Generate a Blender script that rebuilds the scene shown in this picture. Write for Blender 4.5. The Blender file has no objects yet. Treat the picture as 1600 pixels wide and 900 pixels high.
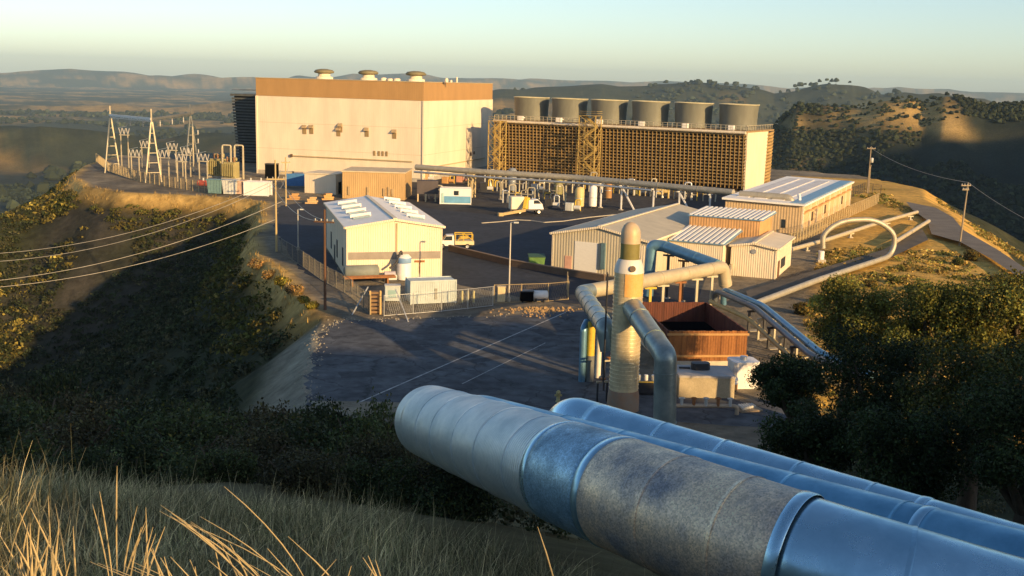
import bpy, math, random
import numpy as np
from mathutils import Vector, Matrix, noise as mnoise
random.seed(7); rng = np.random.default_rng(11)
SC = bpy.context.scene; COL = SC.collection
R_ = math.radians
# ------------------------------------------------------------------ camera
FPX = 800/math.tan(R_(25)); PITCH = math.atan(322/FPX); ROLL = R_(1.5); EYE = 25.0
AF = np.array([0, math.cos(PITCH), -math.sin(PITCH)]); AX = np.array([1., 0, 0]); AU = np.cross(AX, AF)
CR = math.cos(ROLL)*AX+math.sin(ROLL)*AU; CU = -math.sin(ROLL)*AX+math.cos(ROLL)*AU
def ray(px, py): return AF+(px-800)/FPX*CR+(450-py)/FPX*CU
def W(px, py, z=0.0):
    d = ray(px, py); k = (z-EYE)/d[2]; return Vector((d[0]*k, d[1]*k, z))
def WY(px, py, Y):
    d = ray(px, py); k = Y/d[1]; return Vector((d[0]*k, Y, EYE+d[2]*k))
cam = bpy.data.cameras.new('camera'); co = bpy.data.objects.new('camera', cam); COL.objects.link(co)
cam.sensor_width = 36; cam.sensor_fit = 'HORIZONTAL'; cam.angle = R_(50); cam.clip_start = .1; cam.clip_end = 60000
m4 = Matrix.Identity(4)
for i in range(3):
    m4[i][0] = CR[i]; m4[i][1] = CU[i]; m4[i][2] = -AF[i]
m4.translation = Vector((0, 0, EYE)); co.matrix_world = m4; SC.camera = co
# ------------------------------------------------------------------ light
SUN_A, SUN_E = R_(40), R_(14.0)
SDIR = Vector((math.sin(SUN_A)*math.cos(SUN_E), -math.cos(SUN_A)*math.cos(SUN_E), math.sin(SUN_E)))
sl = bpy.data.lights.new('sun', 'SUN'); so = bpy.data.objects.new('sun', sl); COL.objects.link(so)
sl.energy = 5.0; sl.angle = R_(.53); sl.color = (1, .655, .29)
so.rotation_euler = SDIR.to_track_quat('Z', 'Y').to_euler(); so.location = (60, -60, 80)
w = bpy.data.worlds.new('World'); SC.world = w; w.use_nodes = True
nt = w.node_tree; bg = nt.nodes['Background']
sky = nt.nodes.new('ShaderNodeTexSky'); sky.sky_type = 'NISHITA'; sky.sun_disc = False
sky.sun_elevation = SUN_E; sky.sun_rotation = math.pi-SUN_A
sky.altitude = 700; sky.air_density = .9; sky.dust_density = 1.15; sky.ozone_density = 1.25
nt.links.new(sky.outputs[0], bg.inputs[0]); bg.inputs[1].default_value = .124
SC.view_settings.view_transform = 'Standard'; SC.view_settings.look = 'None'
SC.view_settings.exposure = 0.54; SC.view_settings.gamma = 1.0; SC.view_settings.use_curve_mapping = False
SC.render.engine = 'CYCLES'
cy = SC.cycles; cy.use_denoising = True; cy.max_bounces = 6; cy.diffuse_bounces = 2; cy.glossy_bounces = 3
cy.transparent_max_bounces = 16; cy.volume_bounces = 0; cy.use_adaptive_sampling = True; cy.sample_clamp_indirect = 4
# ------------------------------------------------------------------ materials
MATS = {}
def M(name, col, rough=.6, metal=0., var=.14, scale=.6, bump=0., bscale=12., streak=1., ribs=0., spec=.3, col2=None, fine=0.):
    """Painted / metal / earth surface: large noise between col and col2 (wear), optional bump and rib bump."""
    if name in MATS: return MATS[name]
    m = bpy.data.materials.new(name); m.use_nodes = True; t = m.node_tree; N = t.nodes; L = t.links
    b = N['Principled BSDF']; b.inputs['Roughness'].default_value = rough; b.inputs['Metallic'].default_value = metal
    b.inputs['Specular IOR Level'].default_value = spec
    tc = N.new('ShaderNodeTexCoord'); mp = N.new('ShaderNodeMapping'); L.new(tc.outputs['Object'], mp.inputs[0])
    mp.inputs['Scale'].default_value = (1, 1, 1/streak)
    n = N.new('ShaderNodeTexNoise'); n.inputs['Scale'].default_value = scale; n.inputs['Detail'].default_value = 6; n.inputs['Roughness'].default_value = .65
    L.new(mp.outputs[0], n.inputs['Vector'])
    cr = N.new('ShaderNodeValToRGB'); e = cr.color_ramp.elements
    if col2 is None:
        lo = [c*(1-var) for c in col]; hi = [min(c*(1+var), .95) for c in col]
    else: lo, hi = col2, col
    e[0].position = .33; e[0].color = (*lo, 1); e[1].position = .67; e[1].color = (*hi, 1)
    L.new(n.outputs['Fac'], cr.inputs[0]); out = cr.outputs[0]
    if fine > 0:
        n2 = N.new('ShaderNodeTexNoise'); n2.inputs['Scale'].default_value = bscale; n2.inputs['Detail'].default_value = 4
        L.new(tc.outputs['Object'], n2.inputs['Vector'])
        mr = N.new('ShaderNodeMapRange'); mr.inputs[1].default_value = .3; mr.inputs[2].default_value = .7
        mr.inputs[3].default_value = 1-fine; mr.inputs[4].default_value = 1+fine; L.new(n2.outputs['Fac'], mr.inputs[0])
        mx = N.new('ShaderNodeVectorMath'); mx.operation = 'SCALE'; L.new(out, mx.inputs[0]); L.new(mr.outputs[0], mx.inputs['Scale']); out = mx.outputs[0]
    L.new(out, b.inputs['Base Color'])
    hgt = None
    if bump > 0:
        nb = N.new('ShaderNodeTexNoise'); nb.inputs['Scale'].default_value = bscale; nb.inputs['Detail'].default_value = 3
        L.new(tc.outputs['Object'], nb.inputs['Vector'])
        bn = N.new('ShaderNodeBump'); bn.inputs['Strength'].default_value = bump; bn.inputs['Distance'].default_value = .1
        L.new(nb.outputs['Fac'], bn.inputs['Height']); L.new(bn.outputs[0], b.inputs['Normal']); hgt = bn
    if ribs > 0:
        sx = N.new('ShaderNodeSeparateXYZ'); L.new(tc.outputs['Object'], sx.inputs[0])
        ad = N.new('ShaderNodeMath'); ad.operation = 'ADD'; L.new(sx.outputs[0], ad.inputs[0]); L.new(sx.outputs[1], ad.inputs[1])
        ml = N.new('ShaderNodeMath'); ml.operation = 'MULTIPLY'; ml.inputs[1].default_value = 2*math.pi/ribs; L.new(ad.outputs[0], ml.inputs[0])
        sn = N.new('ShaderNodeMath'); sn.operation = 'SINE'; L.new(ml.outputs[0], sn.inputs[0])
        bn = N.new('ShaderNodeBump'); bn.inputs['Strength'].default_value = .35 if ribs < .55 else .12; bn.inputs['Distance'].default_value = .06
        L.new(sn.outputs[0], bn.inputs['Height']); L.new(bn.outputs[0], b.inputs['Normal'])
        if hgt: L.new(hgt.outputs[0], bn.inputs['Normal'])
    MATS[name] = m; return m
CREAM = M('cream_siding', (.77, .655, .49), .55, ribs=.6, var=.10, scale=.25, streak=4)
CREAM2 = M('cream_siding_plain', (.77, .66, .48), .55, var=.08, scale=.5, streak=3, ribs=.3)
BROWNB = M('brown_siding', (.42, .245, .095), .55, ribs=.6, var=.08, scale=.3, streak=3)
BEIGE = M('beige_siding', (.52, .46, .33), .55, ribs=.4, var=.10, scale=.5, streak=3)
TAN = M('tan_siding', (.50, .33, .15), .6, ribs=.4, var=.10, scale=.5, streak=3)
WHITE = M('white_paint', (.80, .78, .74), .45, var=.07, scale=.8, streak=2)
WROOF = M('white_roof_sheet', (.90, .86, .78), .5, .0, var=.06, scale=.4)
BLUEROOF = M('blue_roof_sheet', (.16, .30, .44), .4, var=.12, scale=.5)
OFFWH = M('weathered_white', (.62, .62, .58), .6, col2=(.44, .45, .42), scale=1.2, streak=3)
GALV = M('galvanised_steel', (.60, .61, .60), .42, .75, var=.14, scale=1.5, streak=2)
GREYP = M('grey_pipe_cladding', (.44, .40, .31), .5, .35, var=.12, scale=1.2, fine=.06)
BEIGEP = M('beige_pipe_cladding', (.56, .47, .31), .5, .25, var=.10, scale=1.0, fine=.06)
BLUEP = M('bluish_pipe_cladding', (.15, .30, .42), .38, .45, var=.14, scale=1.0)
GREENP = M('green_grey_duct', (.36, .41, .39), .38, .55, col2=(.22, .27, .26), scale=1.1)
STEEL = M('painted_steel', (.48, .43, .31), .55, .2, var=.15)
DSTEEL = M('dark_steel', (.06, .06, .065), .5, .4, var=.2)
YELLOW = M('yellow_paint', (.62, .42, .05), .5, var=.14, scale=2)
RUST = M('rust_steel', (.30, .13, .05), .8, var=.25, scale=2, bump=.2)
REDP = M('red_paint', (.42, .07, .04), .5, var=.2, scale=2)
TEAL = M('teal_paint', (.15, .25, .25), .5, var=.2, scale=2)
BLUE = M('blue_paint', (.05, .16, .36), .5, var=.15, scale=2)
GREENB = M('green_paint', (.10, .20, .05), .5, var=.2, scale=2)
BLACK = M('black_opening', (.005, .005, .006), .9, var=.1, spec=0.)
RUBBER = M('tyre_rubber', (.02, .02, .02), .85, var=.2)
GLASS = M('dark_glass', (.03, .04, .05), .12, var=.1, spec=.5)
CONC = M('concrete', (.42, .38, .31), .85, var=.16, scale=1.5, bump=.1, fine=.1)
DCONC = M('dark_concrete', (.20, .19, .17), .85, var=.2, scale=1.2, fine=.12)
WOODP = M('grey_pole_wood', (.30, .24, .16), .8, var=.25, scale=1.5, streak=8, fine=.15)
DWOOD = M('dark_pole_wood', (.13, .07, .04), .85, var=.25, scale=1.5, streak=8)
REDWOOD = M('redwood_planks', (.36, .15, .045), .75, col2=(.19, .075, .025), scale=2.2, streak=14, fine=.12, bscale=5)
DREDWOOD = M('dark_redwood', (.16, .055, .035), .8, col2=(.08, .03, .02), scale=2., streak=10)  # darker plank tone for the tank's side and back walls
LOUV = M('louvre_timber', (.46, .31, .12), .7, col2=(.30, .19, .07), scale=.45, fine=.15, bscale=2)
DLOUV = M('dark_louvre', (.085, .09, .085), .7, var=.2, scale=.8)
STACK = M('stack_fibreglass', (.165, .165, .13), .55, var=.12, scale=.6, streak=3)
CERAM = M('insulator_ceramic', (.46, .44, .40), .3, var=.1)
XFMR = M('transformer_olive', (.34, .29, .13), .55, var=.15)
ASPH = M('asphalt_surface', (.115, .122, .13), .9, col2=(.055, .058, .064), scale=.22, fine=.3, bscale=.9, bump=.12)
def cracks(m, sc, dark):
    t = m.node_tree; N = t.nodes; L = t.links; b = N['Principled BSDF']; src = b.inputs['Base Color'].links[0].from_socket
    tc = N.new('ShaderNodeTexCoord'); nz = N.new('ShaderNodeTexNoise'); nz.inputs['Scale'].default_value = 1.1; L.new(tc.outputs['Object'], nz.inputs['Vector'])
    ad = N.new('ShaderNodeVectorMath'); ad.operation = 'MULTIPLY_ADD'; L.new(nz.outputs['Color'], ad.inputs[0]); ad.inputs[1].default_value = (1.6, 1.6, 0); L.new(tc.outputs['Object'], ad.inputs[2])
    vo = N.new('ShaderNodeTexVoronoi'); vo.feature = 'DISTANCE_TO_EDGE'; vo.inputs['Scale'].default_value = sc; L.new(ad.outputs[0], vo.inputs['Vector'])
    mr = N.new('ShaderNodeMapRange'); mr.inputs[1].default_value = 0; mr.inputs[2].default_value = .018; mr.inputs[3].default_value = dark; mr.inputs[4].default_value = 1; L.new(vo.outputs['Distance'], mr.inputs[0])
    v2 = N.new('ShaderNodeTexNoise'); v2.inputs['Scale'].default_value = .55; v2.inputs['Detail'].default_value = 3; L.new(tc.outputs['Object'], v2.inputs['Vector'])
    m2 = N.new('ShaderNodeMapRange'); m2.inputs[1].default_value = .60; m2.inputs[2].default_value = .70; m2.inputs[3].default_value = 1; m2.inputs[4].default_value = .55; L.new(v2.outputs['Fac'], m2.inputs[0])
    ml = N.new('ShaderNodeMath'); ml.operation = 'MULTIPLY'; L.new(mr.outputs[0], ml.inputs[0]); L.new(m2.outputs[0], ml.inputs[1])
    sc_ = N.new('ShaderNodeVectorMath'); sc_.operation = 'SCALE'; L.new(src, sc_.inputs[0]); L.new(ml.outputs[0], sc_.inputs['Scale']); L.new(sc_.outputs[0], b.inputs['Base Color'])
cracks(ASPH, .16, .45)
ASPH_SHADE = M('shade_dark_asphalt', (.042, .048, .060), .9, col2=(.026, .030, .038), scale=.2, fine=.25, bscale=1.2)  # asphalt tone darkened to carry the shade over the inner road
PAINTL = M('road_marking_paint', (.55, .55, .52), .8, col2=(.22, .22, .21), scale=2.5)
# ------------------------------------------------------------------ mesh helpers
class MB:
    def __init__(s): s.v = []; s.f = []; s.sm = []
    def add(s, vs, fs, smooth=False):
        o = len(s.v); s.v += [tuple(v) for v in vs]; s.f += [tuple(i+o for i in f) for f in fs]; s.sm += [smooth]*len(fs); return s
    def box(s, x0, x1, y0, y1, z0, z1):
        return s.add([(x0,y0,z0),(x1,y0,z0),(x1,y1,z0),(x0,y1,z0),(x0,y0,z1),(x1,y0,z1),(x1,y1,z1),(x0,y1,z1)],
                     [(0,3,2,1),(4,5,6,7),(0,1,5,4),(1,2,6,5),(2,3,7,6),(3,0,4,7)])
    def cbox(s, c, sx, sy, sz, rz=0., b=0.):
        """box centred at c in x,y with base at c.z, turned rz; b chamfers the vertical edges and top."""
        x, y = sx/2, sy/2; ca, sa = math.cos(rz), math.sin(rz)
        if b <= 0: prof = [(-x,-y),(x,-y),(x,y),(-x,y)]
        else: prof = [(-x+b,-y),(x-b,-y),(x,-y+b),(x,y-b),(x-b,y),(-x+b,y),(-x,y-b),(-x,-y+b)]
        P = [(c[0]+p[0]*ca-p[1]*sa, c[1]+p[0]*sa+p[1]*ca) for p in prof]
        return s.prism(P, c[2], c[2]+sz)
    def prism(s, P, z0, z1):
        n = len(P); vs = [(p[0], p[1], z0) for p in P]+[(p[0], p[1], z1) for p in P]
        fs = [tuple(range(n-1, -1, -1)), tuple(range(n, 2*n))]+[(i, (i+1) % n, n+(i+1) % n, n+i) for i in range(n)]
        return s.add(vs, fs)
    def extr(s, P, a, b):
        """polygon P given as 3D points, extruded by vector from offset a to offset b"""
        n = len(P); a = Vector(a); b = Vector(b); P = [Vector(p) for p in P]
        vs = [p+a for p in P]+[p+b for p in P]
        return s.add(vs, [tuple(range(n-1, -1, -1)), tuple(range(n, 2*n))]+[(i, (i+1) % n, n+(i+1) % n, n+i) for i in range(n)])
    def bar(s, p, q, w, h=None):
        p = Vector(p); q = Vector(q); h = h or w; d = (q-p).normalized()
        u = d.cross(Vector((0, 0, 1)));
        if u.length < 1e-3: u = Vector((1, 0, 0))
        u.normalize(); v = d.cross(u)
        a = u*w/2; b = v*h/2; P = [p-a-b, p+a-b, p+a+b, p-a+b, q-a-b, q+a-b, q+a+b, q-a+b]
        return s.add(P, [(0,3,2,1),(4,5,6,7),(0,1,5,4),(1,2,6,5),(2,3,7,6),(3,0,4,7)])
    def cyl(s, p, q, r, r2=None, n=12, cap=True):
        p = Vector(p); q = Vector(q); r2 = r if r2 is None else r2; d = (q-p).normalized()
        u = d.cross(Vector((0, 0, 1)))
        if u.length < 1e-3: u = Vector((1, 0, 0))
        u.normalize(); v = d.cross(u); A = []; B = []
        for i in range(n):
            t = 2*math.pi*i/n; e = u*math.cos(t)+v*math.sin(t); A.append(p+e*r); B.append(q+e*r2)
        s.add(A+B, [(i, (i+1) % n, n+(i+1) % n, n+i) for i in range(n)], True)
        if cap: s.add(A, [tuple(range(n-1, -1, -1))]); s.add(B, [tuple(range(n))])
        return s
    def lathe(s, prof, c=(0, 0, 0), n=20):
        vs = []; fs = []
        for r, z in prof:
            for i in range(n):
                t = 2*math.pi*i/n; vs.append((c[0]+r*math.cos(t), c[1]+r*math.sin(t), c[2]+z))
        for k in range(len(prof)-1):
            for i in range(n): fs.append((k*n+i, k*n+(i+1) % n, (k+1)*n+(i+1) % n, (k+1)*n+i))
        return s.add(vs, fs, True)
    def tube(s, pts, r, n=16, br=0., cap=True):
        P = smooth_path(pts, br); k = len(P); rr = r if isinstance(r, (list, tuple)) else [r]*k
        d0 = (P[1]-P[0]).normalized(); u = d0.cross(Vector((0, 0, 1)))
        if u.length < 1e-3: u = Vector((1, 0, 0))
        u.normalize(); vs = []; fs = []
        for i in range(k):
            d = (P[min(i+1, k-1)]-P[max(i-1, 0)]).normalized(); u = (u-d*u.dot(d)).normalized(); v = d.cross(u)
            for j in range(n):
                t = 2*math.pi*j/n; vs.append(P[i]+(u*math.cos(t)+v*math.sin(t))*rr[i])
        for i in range(k-1):
            for j in range(n): fs.append((i*n+j, i*n+(j+1) % n, (i+1)*n+(j+1) % n, (i+1)*n+j))
        s.add(vs, fs, True)
        if cap: s.add(vs[:n], [tuple(range(n-1, -1, -1))]); s.add(vs[-n:], [tuple(range(n))])
        return s
    def build(s, name, mat, parent=None, world=False):
        me = bpy.data.meshes.new(name); vs = s.v
        if world and parent is not None:
            im = parent_matrix(parent).inverted(); vs = [im @ Vector(v) for v in vs]
        me.from_pydata([tuple(v) for v in vs], [], s.f); me.update()
        me.polygons.foreach_set('use_smooth', s.sm)
        o = bpy.data.objects.new(name, me); COL.objects.link(o); me.materials.append(mat)
        if parent is not None: o.parent = parent
        return o
def parent_matrix(o):
    m = Matrix.Identity(4); ch = []
    while o is not None: ch.append(o); o = o.parent
    for x in reversed(ch): m = m @ x.matrix_basis
    return m
def smooth_path(pts, br, n=7):
    P = [Vector(p) for p in pts]
    if br <= 0 or len(P) < 3: return P
    out = [P[0]]
    for i in range(1, len(P)-1):
        a = P[i]+(P[i-1]-P[i]).normalized()*min(br, (P[i-1]-P[i]).length*.48)
        b = P[i]+(P[i+1]-P[i]).normalized()*min(br, (P[i+1]-P[i]).length*.48)
        for k in range(n+1):
            t = k/n; out.append(a*(1-t)**2+P[i]*2*t*(1-t)+b*t*t)
    out.append(P[-1]); return out
def mesh_np(name, V, F, mat, parent=None, col=None, smooth=False):
    me = bpy.data.meshes.new(name); V = np.asarray(V, np.float32); F = np.asarray(F, np.int32); k = F.shape[1]
    me.vertices.add(len(V)); me.vertices.foreach_set('co', V.ravel())
    me.loops.add(F.size); me.loops.foreach_set('vertex_index', F.ravel())
    me.polygons.add(len(F)); me.polygons.foreach_set('loop_start', np.arange(0, F.size, k, dtype=np.int32))
    me.polygons.foreach_set('use_smooth', np.full(len(F), smooth)); me.update(calc_edges=True)
    if col is not None:
        a = me.color_attributes.new('tint', 'FLOAT_COLOR', 'POINT')
        a.data.foreach_set('color', np.concatenate([col, np.ones((len(col), 1))], 1).astype(np.float32).ravel())
    me.materials.append(mat); o = bpy.data.objects.new(name, me); COL.objects.link(o)
    if parent is not None: o.parent = parent
    return o
def tag(o, label, cat, group=None, kind=None):
    if label: o['label'] = label
    if cat: o['category'] = cat
    if group: o['group'] = group
    if kind: o['kind'] = kind
    return o
def thing(name, label, cat, loc=(0, 0, 0), rz=0., group=None):
    o = bpy.data.objects.new(name, None); COL.objects.link(o); o.empty_display_size = .5
    o.location = loc; o.rotation_euler = (0, 0, rz); return tag(o, label, cat, group)
def dup(o, loc, rz=0., label=None, group=None):
    def cp(a, p):
        c = a.copy(); COL.objects.link(c)
        if p is not None: c.parent = p
        for ch in KIDS(a): cp(ch, c)
        return c
    r = cp(o, None); r.location = loc; r.rotation_euler = (0, 0, rz)
    if label: r['label'] = label
    if group: r['group'] = group
    return r
def KIDS(a): return [x for x in list(COL.objects) if x.parent == a]
# ------------------------------------------------------------------ terrain
def vnoise(x, y, seed=0):
    xi = np.floor(x).astype(np.int64); yi = np.floor(y).astype(np.int64); fx = x-xi; fy = y-yi
    fx = fx*fx*(3-2*fx); fy = fy*fy*(3-2*fy)
    def h(a, b):
        n = (a*374761393+b*668265263+seed*974634777) & 0x7fffffff; n = ((n ^ (n >> 13))*1274126177) & 0x7fffffff
        return ((n ^ (n >> 16)) & 0xffff)/65535.0
    return (h(xi, yi)*(1-fx)+h(xi+1, yi)*fx)*(1-fy)+(h(xi, yi+1)*(1-fx)+h(xi+1, yi+1)*fx)*fy
def fbm(x, y, sc, oct=4, seed=0, ridge=False):
    s = 0; a = 1; t = 0
    for k in range(oct):
        n = vnoise(x/sc*2**k+13.7*k, y/sc*2**k+7.1*k, seed+k)*2-1
        if ridge: n = 1-2*np.abs(n)
        s = s+a*n; t += a; a *= .5
    return s/t
PLAT = np.array([(-16,83),(-17.6,90),(-18.2,97),(-19.5,105),(-19.8,113),(-22.5,118),(-26,127),(-30,140),(-36,152),(-40,166),(-44,190),(-51,220),(-60,226),
 (-70,228),(-82,230),(-94,240),(-106,262),(-116,296),(-122,340),(-60,390),(50,380),(104,335),(108,290),(98,262),(94,238),(90,222),(79,188),(71,150),(64,122),(56,100),(40,84),(24,73),(5,71),(-10,74)], float)
def sdf(x, y):
    d = np.full(x.shape, 1e9); ins = np.zeros(x.shape, bool); n = len(PLAT)
    for i in range(n):
        a = PLAT[i]; b = PLAT[(i+1) % n]; e = b-a; wx = x-a[0]; wy = y-a[1]
        t = np.clip((wx*e[0]+wy*e[1])/(e@e), 0, 1); d = np.minimum(d, (wx-e[0]*t)**2+(wy-e[1]*t)**2)
        c = ((a[1] <= y) & (b[1] > y)) | ((b[1] <= y) & (a[1] > y))
        with np.errstate(divide='ignore', invalid='ignore'):
            xi = a[0]+(y-a[1])/(b[1]-a[1] if b[1] != a[1] else 1e-9)*e[0]
        ins ^= c & (x < xi)
    d = np.sqrt(d); return np.where(ins, -d, d)
def seg_d(x, y, pts):
    """distance and interpolated height to a polyline with heights"""
    best = np.full(x.shape, 1e9); hz = np.zeros(x.shape)
    for (ax, ay, az), (bx, by, bz) in zip(pts[:-1], pts[1:]):
        ex, ey = bx-ax, by-ay; t = np.clip(((x-ax)*ex+(y-ay)*ey)/(ex*ex+ey*ey), 0, 1)
        d = np.hypot(x-ax-ex*t, y-ay-ey*t); m = d < best; best = np.where(m, d, best); hz = np.where(m, az+(bz-az)*t, hz)
    return best, hz
def smax(a, b, k):
    h = np.clip(.5+.5*(a-b)/k, 0, 1); return b*(1-h)+a*h+k*h*(1-h)
PY = [-400,-200,-100,-51,-20,0,5,10,13,16,20,30,45,60,75,85,100,140,220]
PZ = [-60,-5,30,38.9,30,23.3,22.05,20.7,19.7,18.4,16.8,12.8,8.2,4.3,.9,-2,-8,-26,-70]
def hill_cam(x, y):
    z = np.interp(y, PY, PZ)
    z = z-.16*np.clip(x+5, -1.5, 22)*np.interp(y, [-30, 0, 25, 60], [.0, 1, 1, .3])
    z = z-.42*np.maximum(0, -x-24)*np.interp(y, [-60, 10], [.5, 1])
    z = z+10*np.exp(-((x-61)**2+(y+27)**2)/(2*14.0**2))+(.165*np.clip(x-40, 0, 52))*np.interp(y, [-12, 10], [1, 0])-.5*np.maximum(0, x-94)-.25*np.maximum(0, x-36)*np.interp(y, [0, 25], [0, 1])  # unseen knoll and rise behind the camera, shaped to cast shade ahead
    return z
def ridge_px(rows, D):
    """skyline given as bearing pixel / height pixel pairs -> bearing (rad) and height arrays at distance D"""
    out = []
    for px, py in rows:
        d = ray(px, py); hd = math.hypot(d[0], d[1]); out.append((math.atan2(d[0], d[1]), EYE+d[2]/hd*D))
    out.sort(); return np.array(out)
LAY = [  # (distance, cross slope near, cross slope far, roughness, skyline rows)
 (1250, .27, .35, 85, [(1020,330),(1100,250),(1165,186),(1195,162),(1225,160),(1260,164),(1310,166),(1350,163),(1385,156),(1420,150),(1445,157),(1478,147),(1505,152),(1540,163),(1600,160),(1700,155),(2000,160),(2600,200)]),
 (4200, .20, .3, 190, [(560,200),(700,150),(780,138),(860,131),(940,126),(1010,132),(1080,126),(1150,131),(1210,143),(1250,132),(1295,122),(1330,128),(1375,142),(1460,143),(1540,149),(1600,150),(1800,150)]),
 (14000, .2, .3, 420, [(-600,112),(0,110),(110,107),(230,112),(330,113),(420,118),(560,114),(640,112),(700,118),(800,120),(900,124),(1000,124),(1100,128),(1230,133),(1340,137),(1440,134),(1520,142),(1600,143),(2200,150)]),
 (5600, .10, .3, 230, [(-900,140),(-100,170),(0,163),(90,166),(180,160),(260,166),(360,155),(450,150),(560,160),(800,190),(1100,220)]),
 (2300, .12, .3, 100, [(-900,190),(-100,205),(0,196),(60,190),(130,200),(240,214),(330,206),(400,200),(520,215),(700,240)]),
]
LAYR = [ridge_px(l[4], l[0]) for l in LAY]
def terrain(x, y, detail=True):
    r = np.hypot(x, y); az = np.arctan2(x, y)
    sd = sdf(x, y); d = np.maximum(sd, 0)
    fall = 150*(1-np.exp(-(.60*d)/150.)); zp = -fall-5*(1-np.exp(-d/9.))*np.clip((-14-x)/6, 0, 1)*np.clip((y-105)/20, 0, 1)
    amp = np.clip(d/14, 0, 1)
    zp = zp+amp*(fbm(x, y, 26, 4, 3)*3.0+fbm(x, y, 90, 3, 5)*6*np.clip(d/60, 0, 1))
    bd, bh = seg_d(x, y, [(-98,262,0),(-107,246,-3.5),(-113,228,-7),(-121,205,-13),(-135,175,-24)])
    zp = smax(zp, bh-.45*bd+fbm(x, y, 9, 3, 9)*.8-1, 4)*np.where(d > 0, 1, 0)+np.where(d > 0, 0, zp)
    zp = np.where(sd <= 0, 0, zp)
    # the dry grass bank inside the right edge rolls gently
    roll = np.clip((x-32)/10, 0, 1)*np.clip((250-y)/40, 0, 1)*np.clip((y-92)/10, 0, 1)*np.clip(-sd/6, 0, 1)
    zp = zp+roll*(fbm(x, y, 18, 3, 21)*.55+.1)
    zh = hill_cam(x, y)+np.clip(r/25, .15, 1)*fbm(x, y, 14, 4, 31)*.9*np.clip(1-(y-60)/15, 0, 1)
    z = smax(zp, zh, 1.6); z = np.where((sd <= -.2) & (zh < -1.7), zp, z)
    base = -165+fbm(x, y, 420, 3, 41)*30
    far = base
    for (D, s1, s2, rg, _), A in zip(LAY, LAYR):
        H = np.interp(az, A[:, 0], A[:, 1]); edge = np.clip((az-A[0, 0])/.12, 0, 1)*np.clip((A[-1, 0]-az)/.12, 0, 1)
        wob = D*(1+.05*fbm(az*D, az*0+D, D*.12, 3, 51)); q = r-wob
        gul = fbm(x, y, rg*9, 5, 61+int(D) % 7, True)
        zz = H-np.where(q < 0, -q*s1, q*s2)+(gul-.6)*rg*np.clip(np.abs(q)/(D*.10), .03, 1)
        far = np.maximum(far, np.where(edge > 0, zz, -400)*edge+base*(1-edge))
    # mountain beyond the frame on the sun side: puts the valley in evening shade
    md, mh = seg_d(x, y, [(430,-80,30),(560,40,150),(880,270,200),(1250,520,238),(1700,900,260)])
    far = np.maximum(far, mh-.42*md+fbm(x, y, 120, 4, 71)*18)
    return np.maximum(z, far)
def tz(x, y):
    return float(terrain(np.array([float(x)]), np.array([float(y)]))[0])
def tzs(P):
    P = np.asarray(P, float); return terrain(P[:, 0], P[:, 1])
rad = np.concatenate([np.concatenate([[.01], np.geomspace(.6, 12, 33)])[:-1], np.geomspace(12, 70, 46)[:-1], np.linspace(70, 330, 200)[:-1], np.geomspace(330, 19500, 215)])
azs = np.concatenate([np.linspace(-R_(180), -R_(34), 74)[:-1], np.linspace(-R_(34), R_(34), 560)[:-1], np.linspace(R_(34), R_(180), 74)[:-1]])
RR, AA = np.meshgrid(rad, azs, indexing='ij'); X = RR*np.sin(AA); Y = RR*np.cos(AA); Z = terrain(X, Y)
nr, na = RR.shape
def lerp(a, b, t): return a*(1-t[..., None])+b*t[..., None]
c_ = lambda *v: np.array(v)
sdg = sdf(X, Y); n1 = fbm(X, Y, 30, 5, 101); n2 = fbm(X, Y, 7, 4, 111); n3 = fbm(X, Y, 300, 5, 121); n4 = fbm(X, Y, 150, 3, 141)
tint = np.broadcast_to(c_(.040, .044, .022), X.shape+(3,)).copy()                      # scrub soil
tint = lerp(tint, c_(.062, .062, .030), np.clip(n2*1.6+.1, 0, 1))
dry = c_(.40, .25, .075); dirt = c_(.30, .25, .17); gravel = c_(.15, .13, .10)
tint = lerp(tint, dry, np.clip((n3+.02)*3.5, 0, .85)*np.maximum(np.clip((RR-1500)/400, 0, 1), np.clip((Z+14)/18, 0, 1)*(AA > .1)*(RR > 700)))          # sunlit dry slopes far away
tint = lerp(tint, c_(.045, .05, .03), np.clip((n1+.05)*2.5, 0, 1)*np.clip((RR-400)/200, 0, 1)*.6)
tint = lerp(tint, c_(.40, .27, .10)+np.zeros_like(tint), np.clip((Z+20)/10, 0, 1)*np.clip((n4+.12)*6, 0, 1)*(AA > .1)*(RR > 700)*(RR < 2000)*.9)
chap_shade = np.clip((RR-330)/120, 0, 1)*np.clip((2300-RR)/250, 0, 1)*np.clip(1.05-n1*.5, 0, 1); tint = lerp(tint, np.broadcast_to(c_(.020, .028, .024), tint.shape), chap_shade*np.where(AA < .05, .97, .75*(1-np.clip((Z+22)/10, 0, 1)*np.clip((n4+.12)*6, 0, 1))))  # chaparral tint deepened to stand in for shade over valley and hillside
trk = np.clip((fbm(X, Y, 240, 4, 131, True)-.80)*14, 0, 1)*(RR > 450)*(RR < 2200)*.55; tint = lerp(tint, np.broadcast_to(c_(.26, .19, .10), tint.shape), trk)
ins = np.clip((-sdg+.3)/1.2, 0, 1); tint = lerp(tint, lerp(np.broadcast_to(gravel, tint.shape), dirt, np.clip(n2+.4, 0, 1)), ins)
apron = ins*np.clip((Y-196)/8, 0, 1)*np.clip((X+30)/6, 0, 1)*np.clip((60-X)/5, 0, 1); tint = lerp(tint, np.broadcast_to(c_(.050, .052, .058), tint.shape), apron*.85)
rim = np.clip(1-np.abs(sdg-1.0)/3.5, 0, 1)*np.clip(.75+n2, 0, 1)
tint = lerp(tint, lerp(np.broadcast_to(dirt, tint.shape), dry*1.05, np.clip((Y-108)/6, 0, 1)), rim*np.clip((Y-78)/6, 0, 1))
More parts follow.
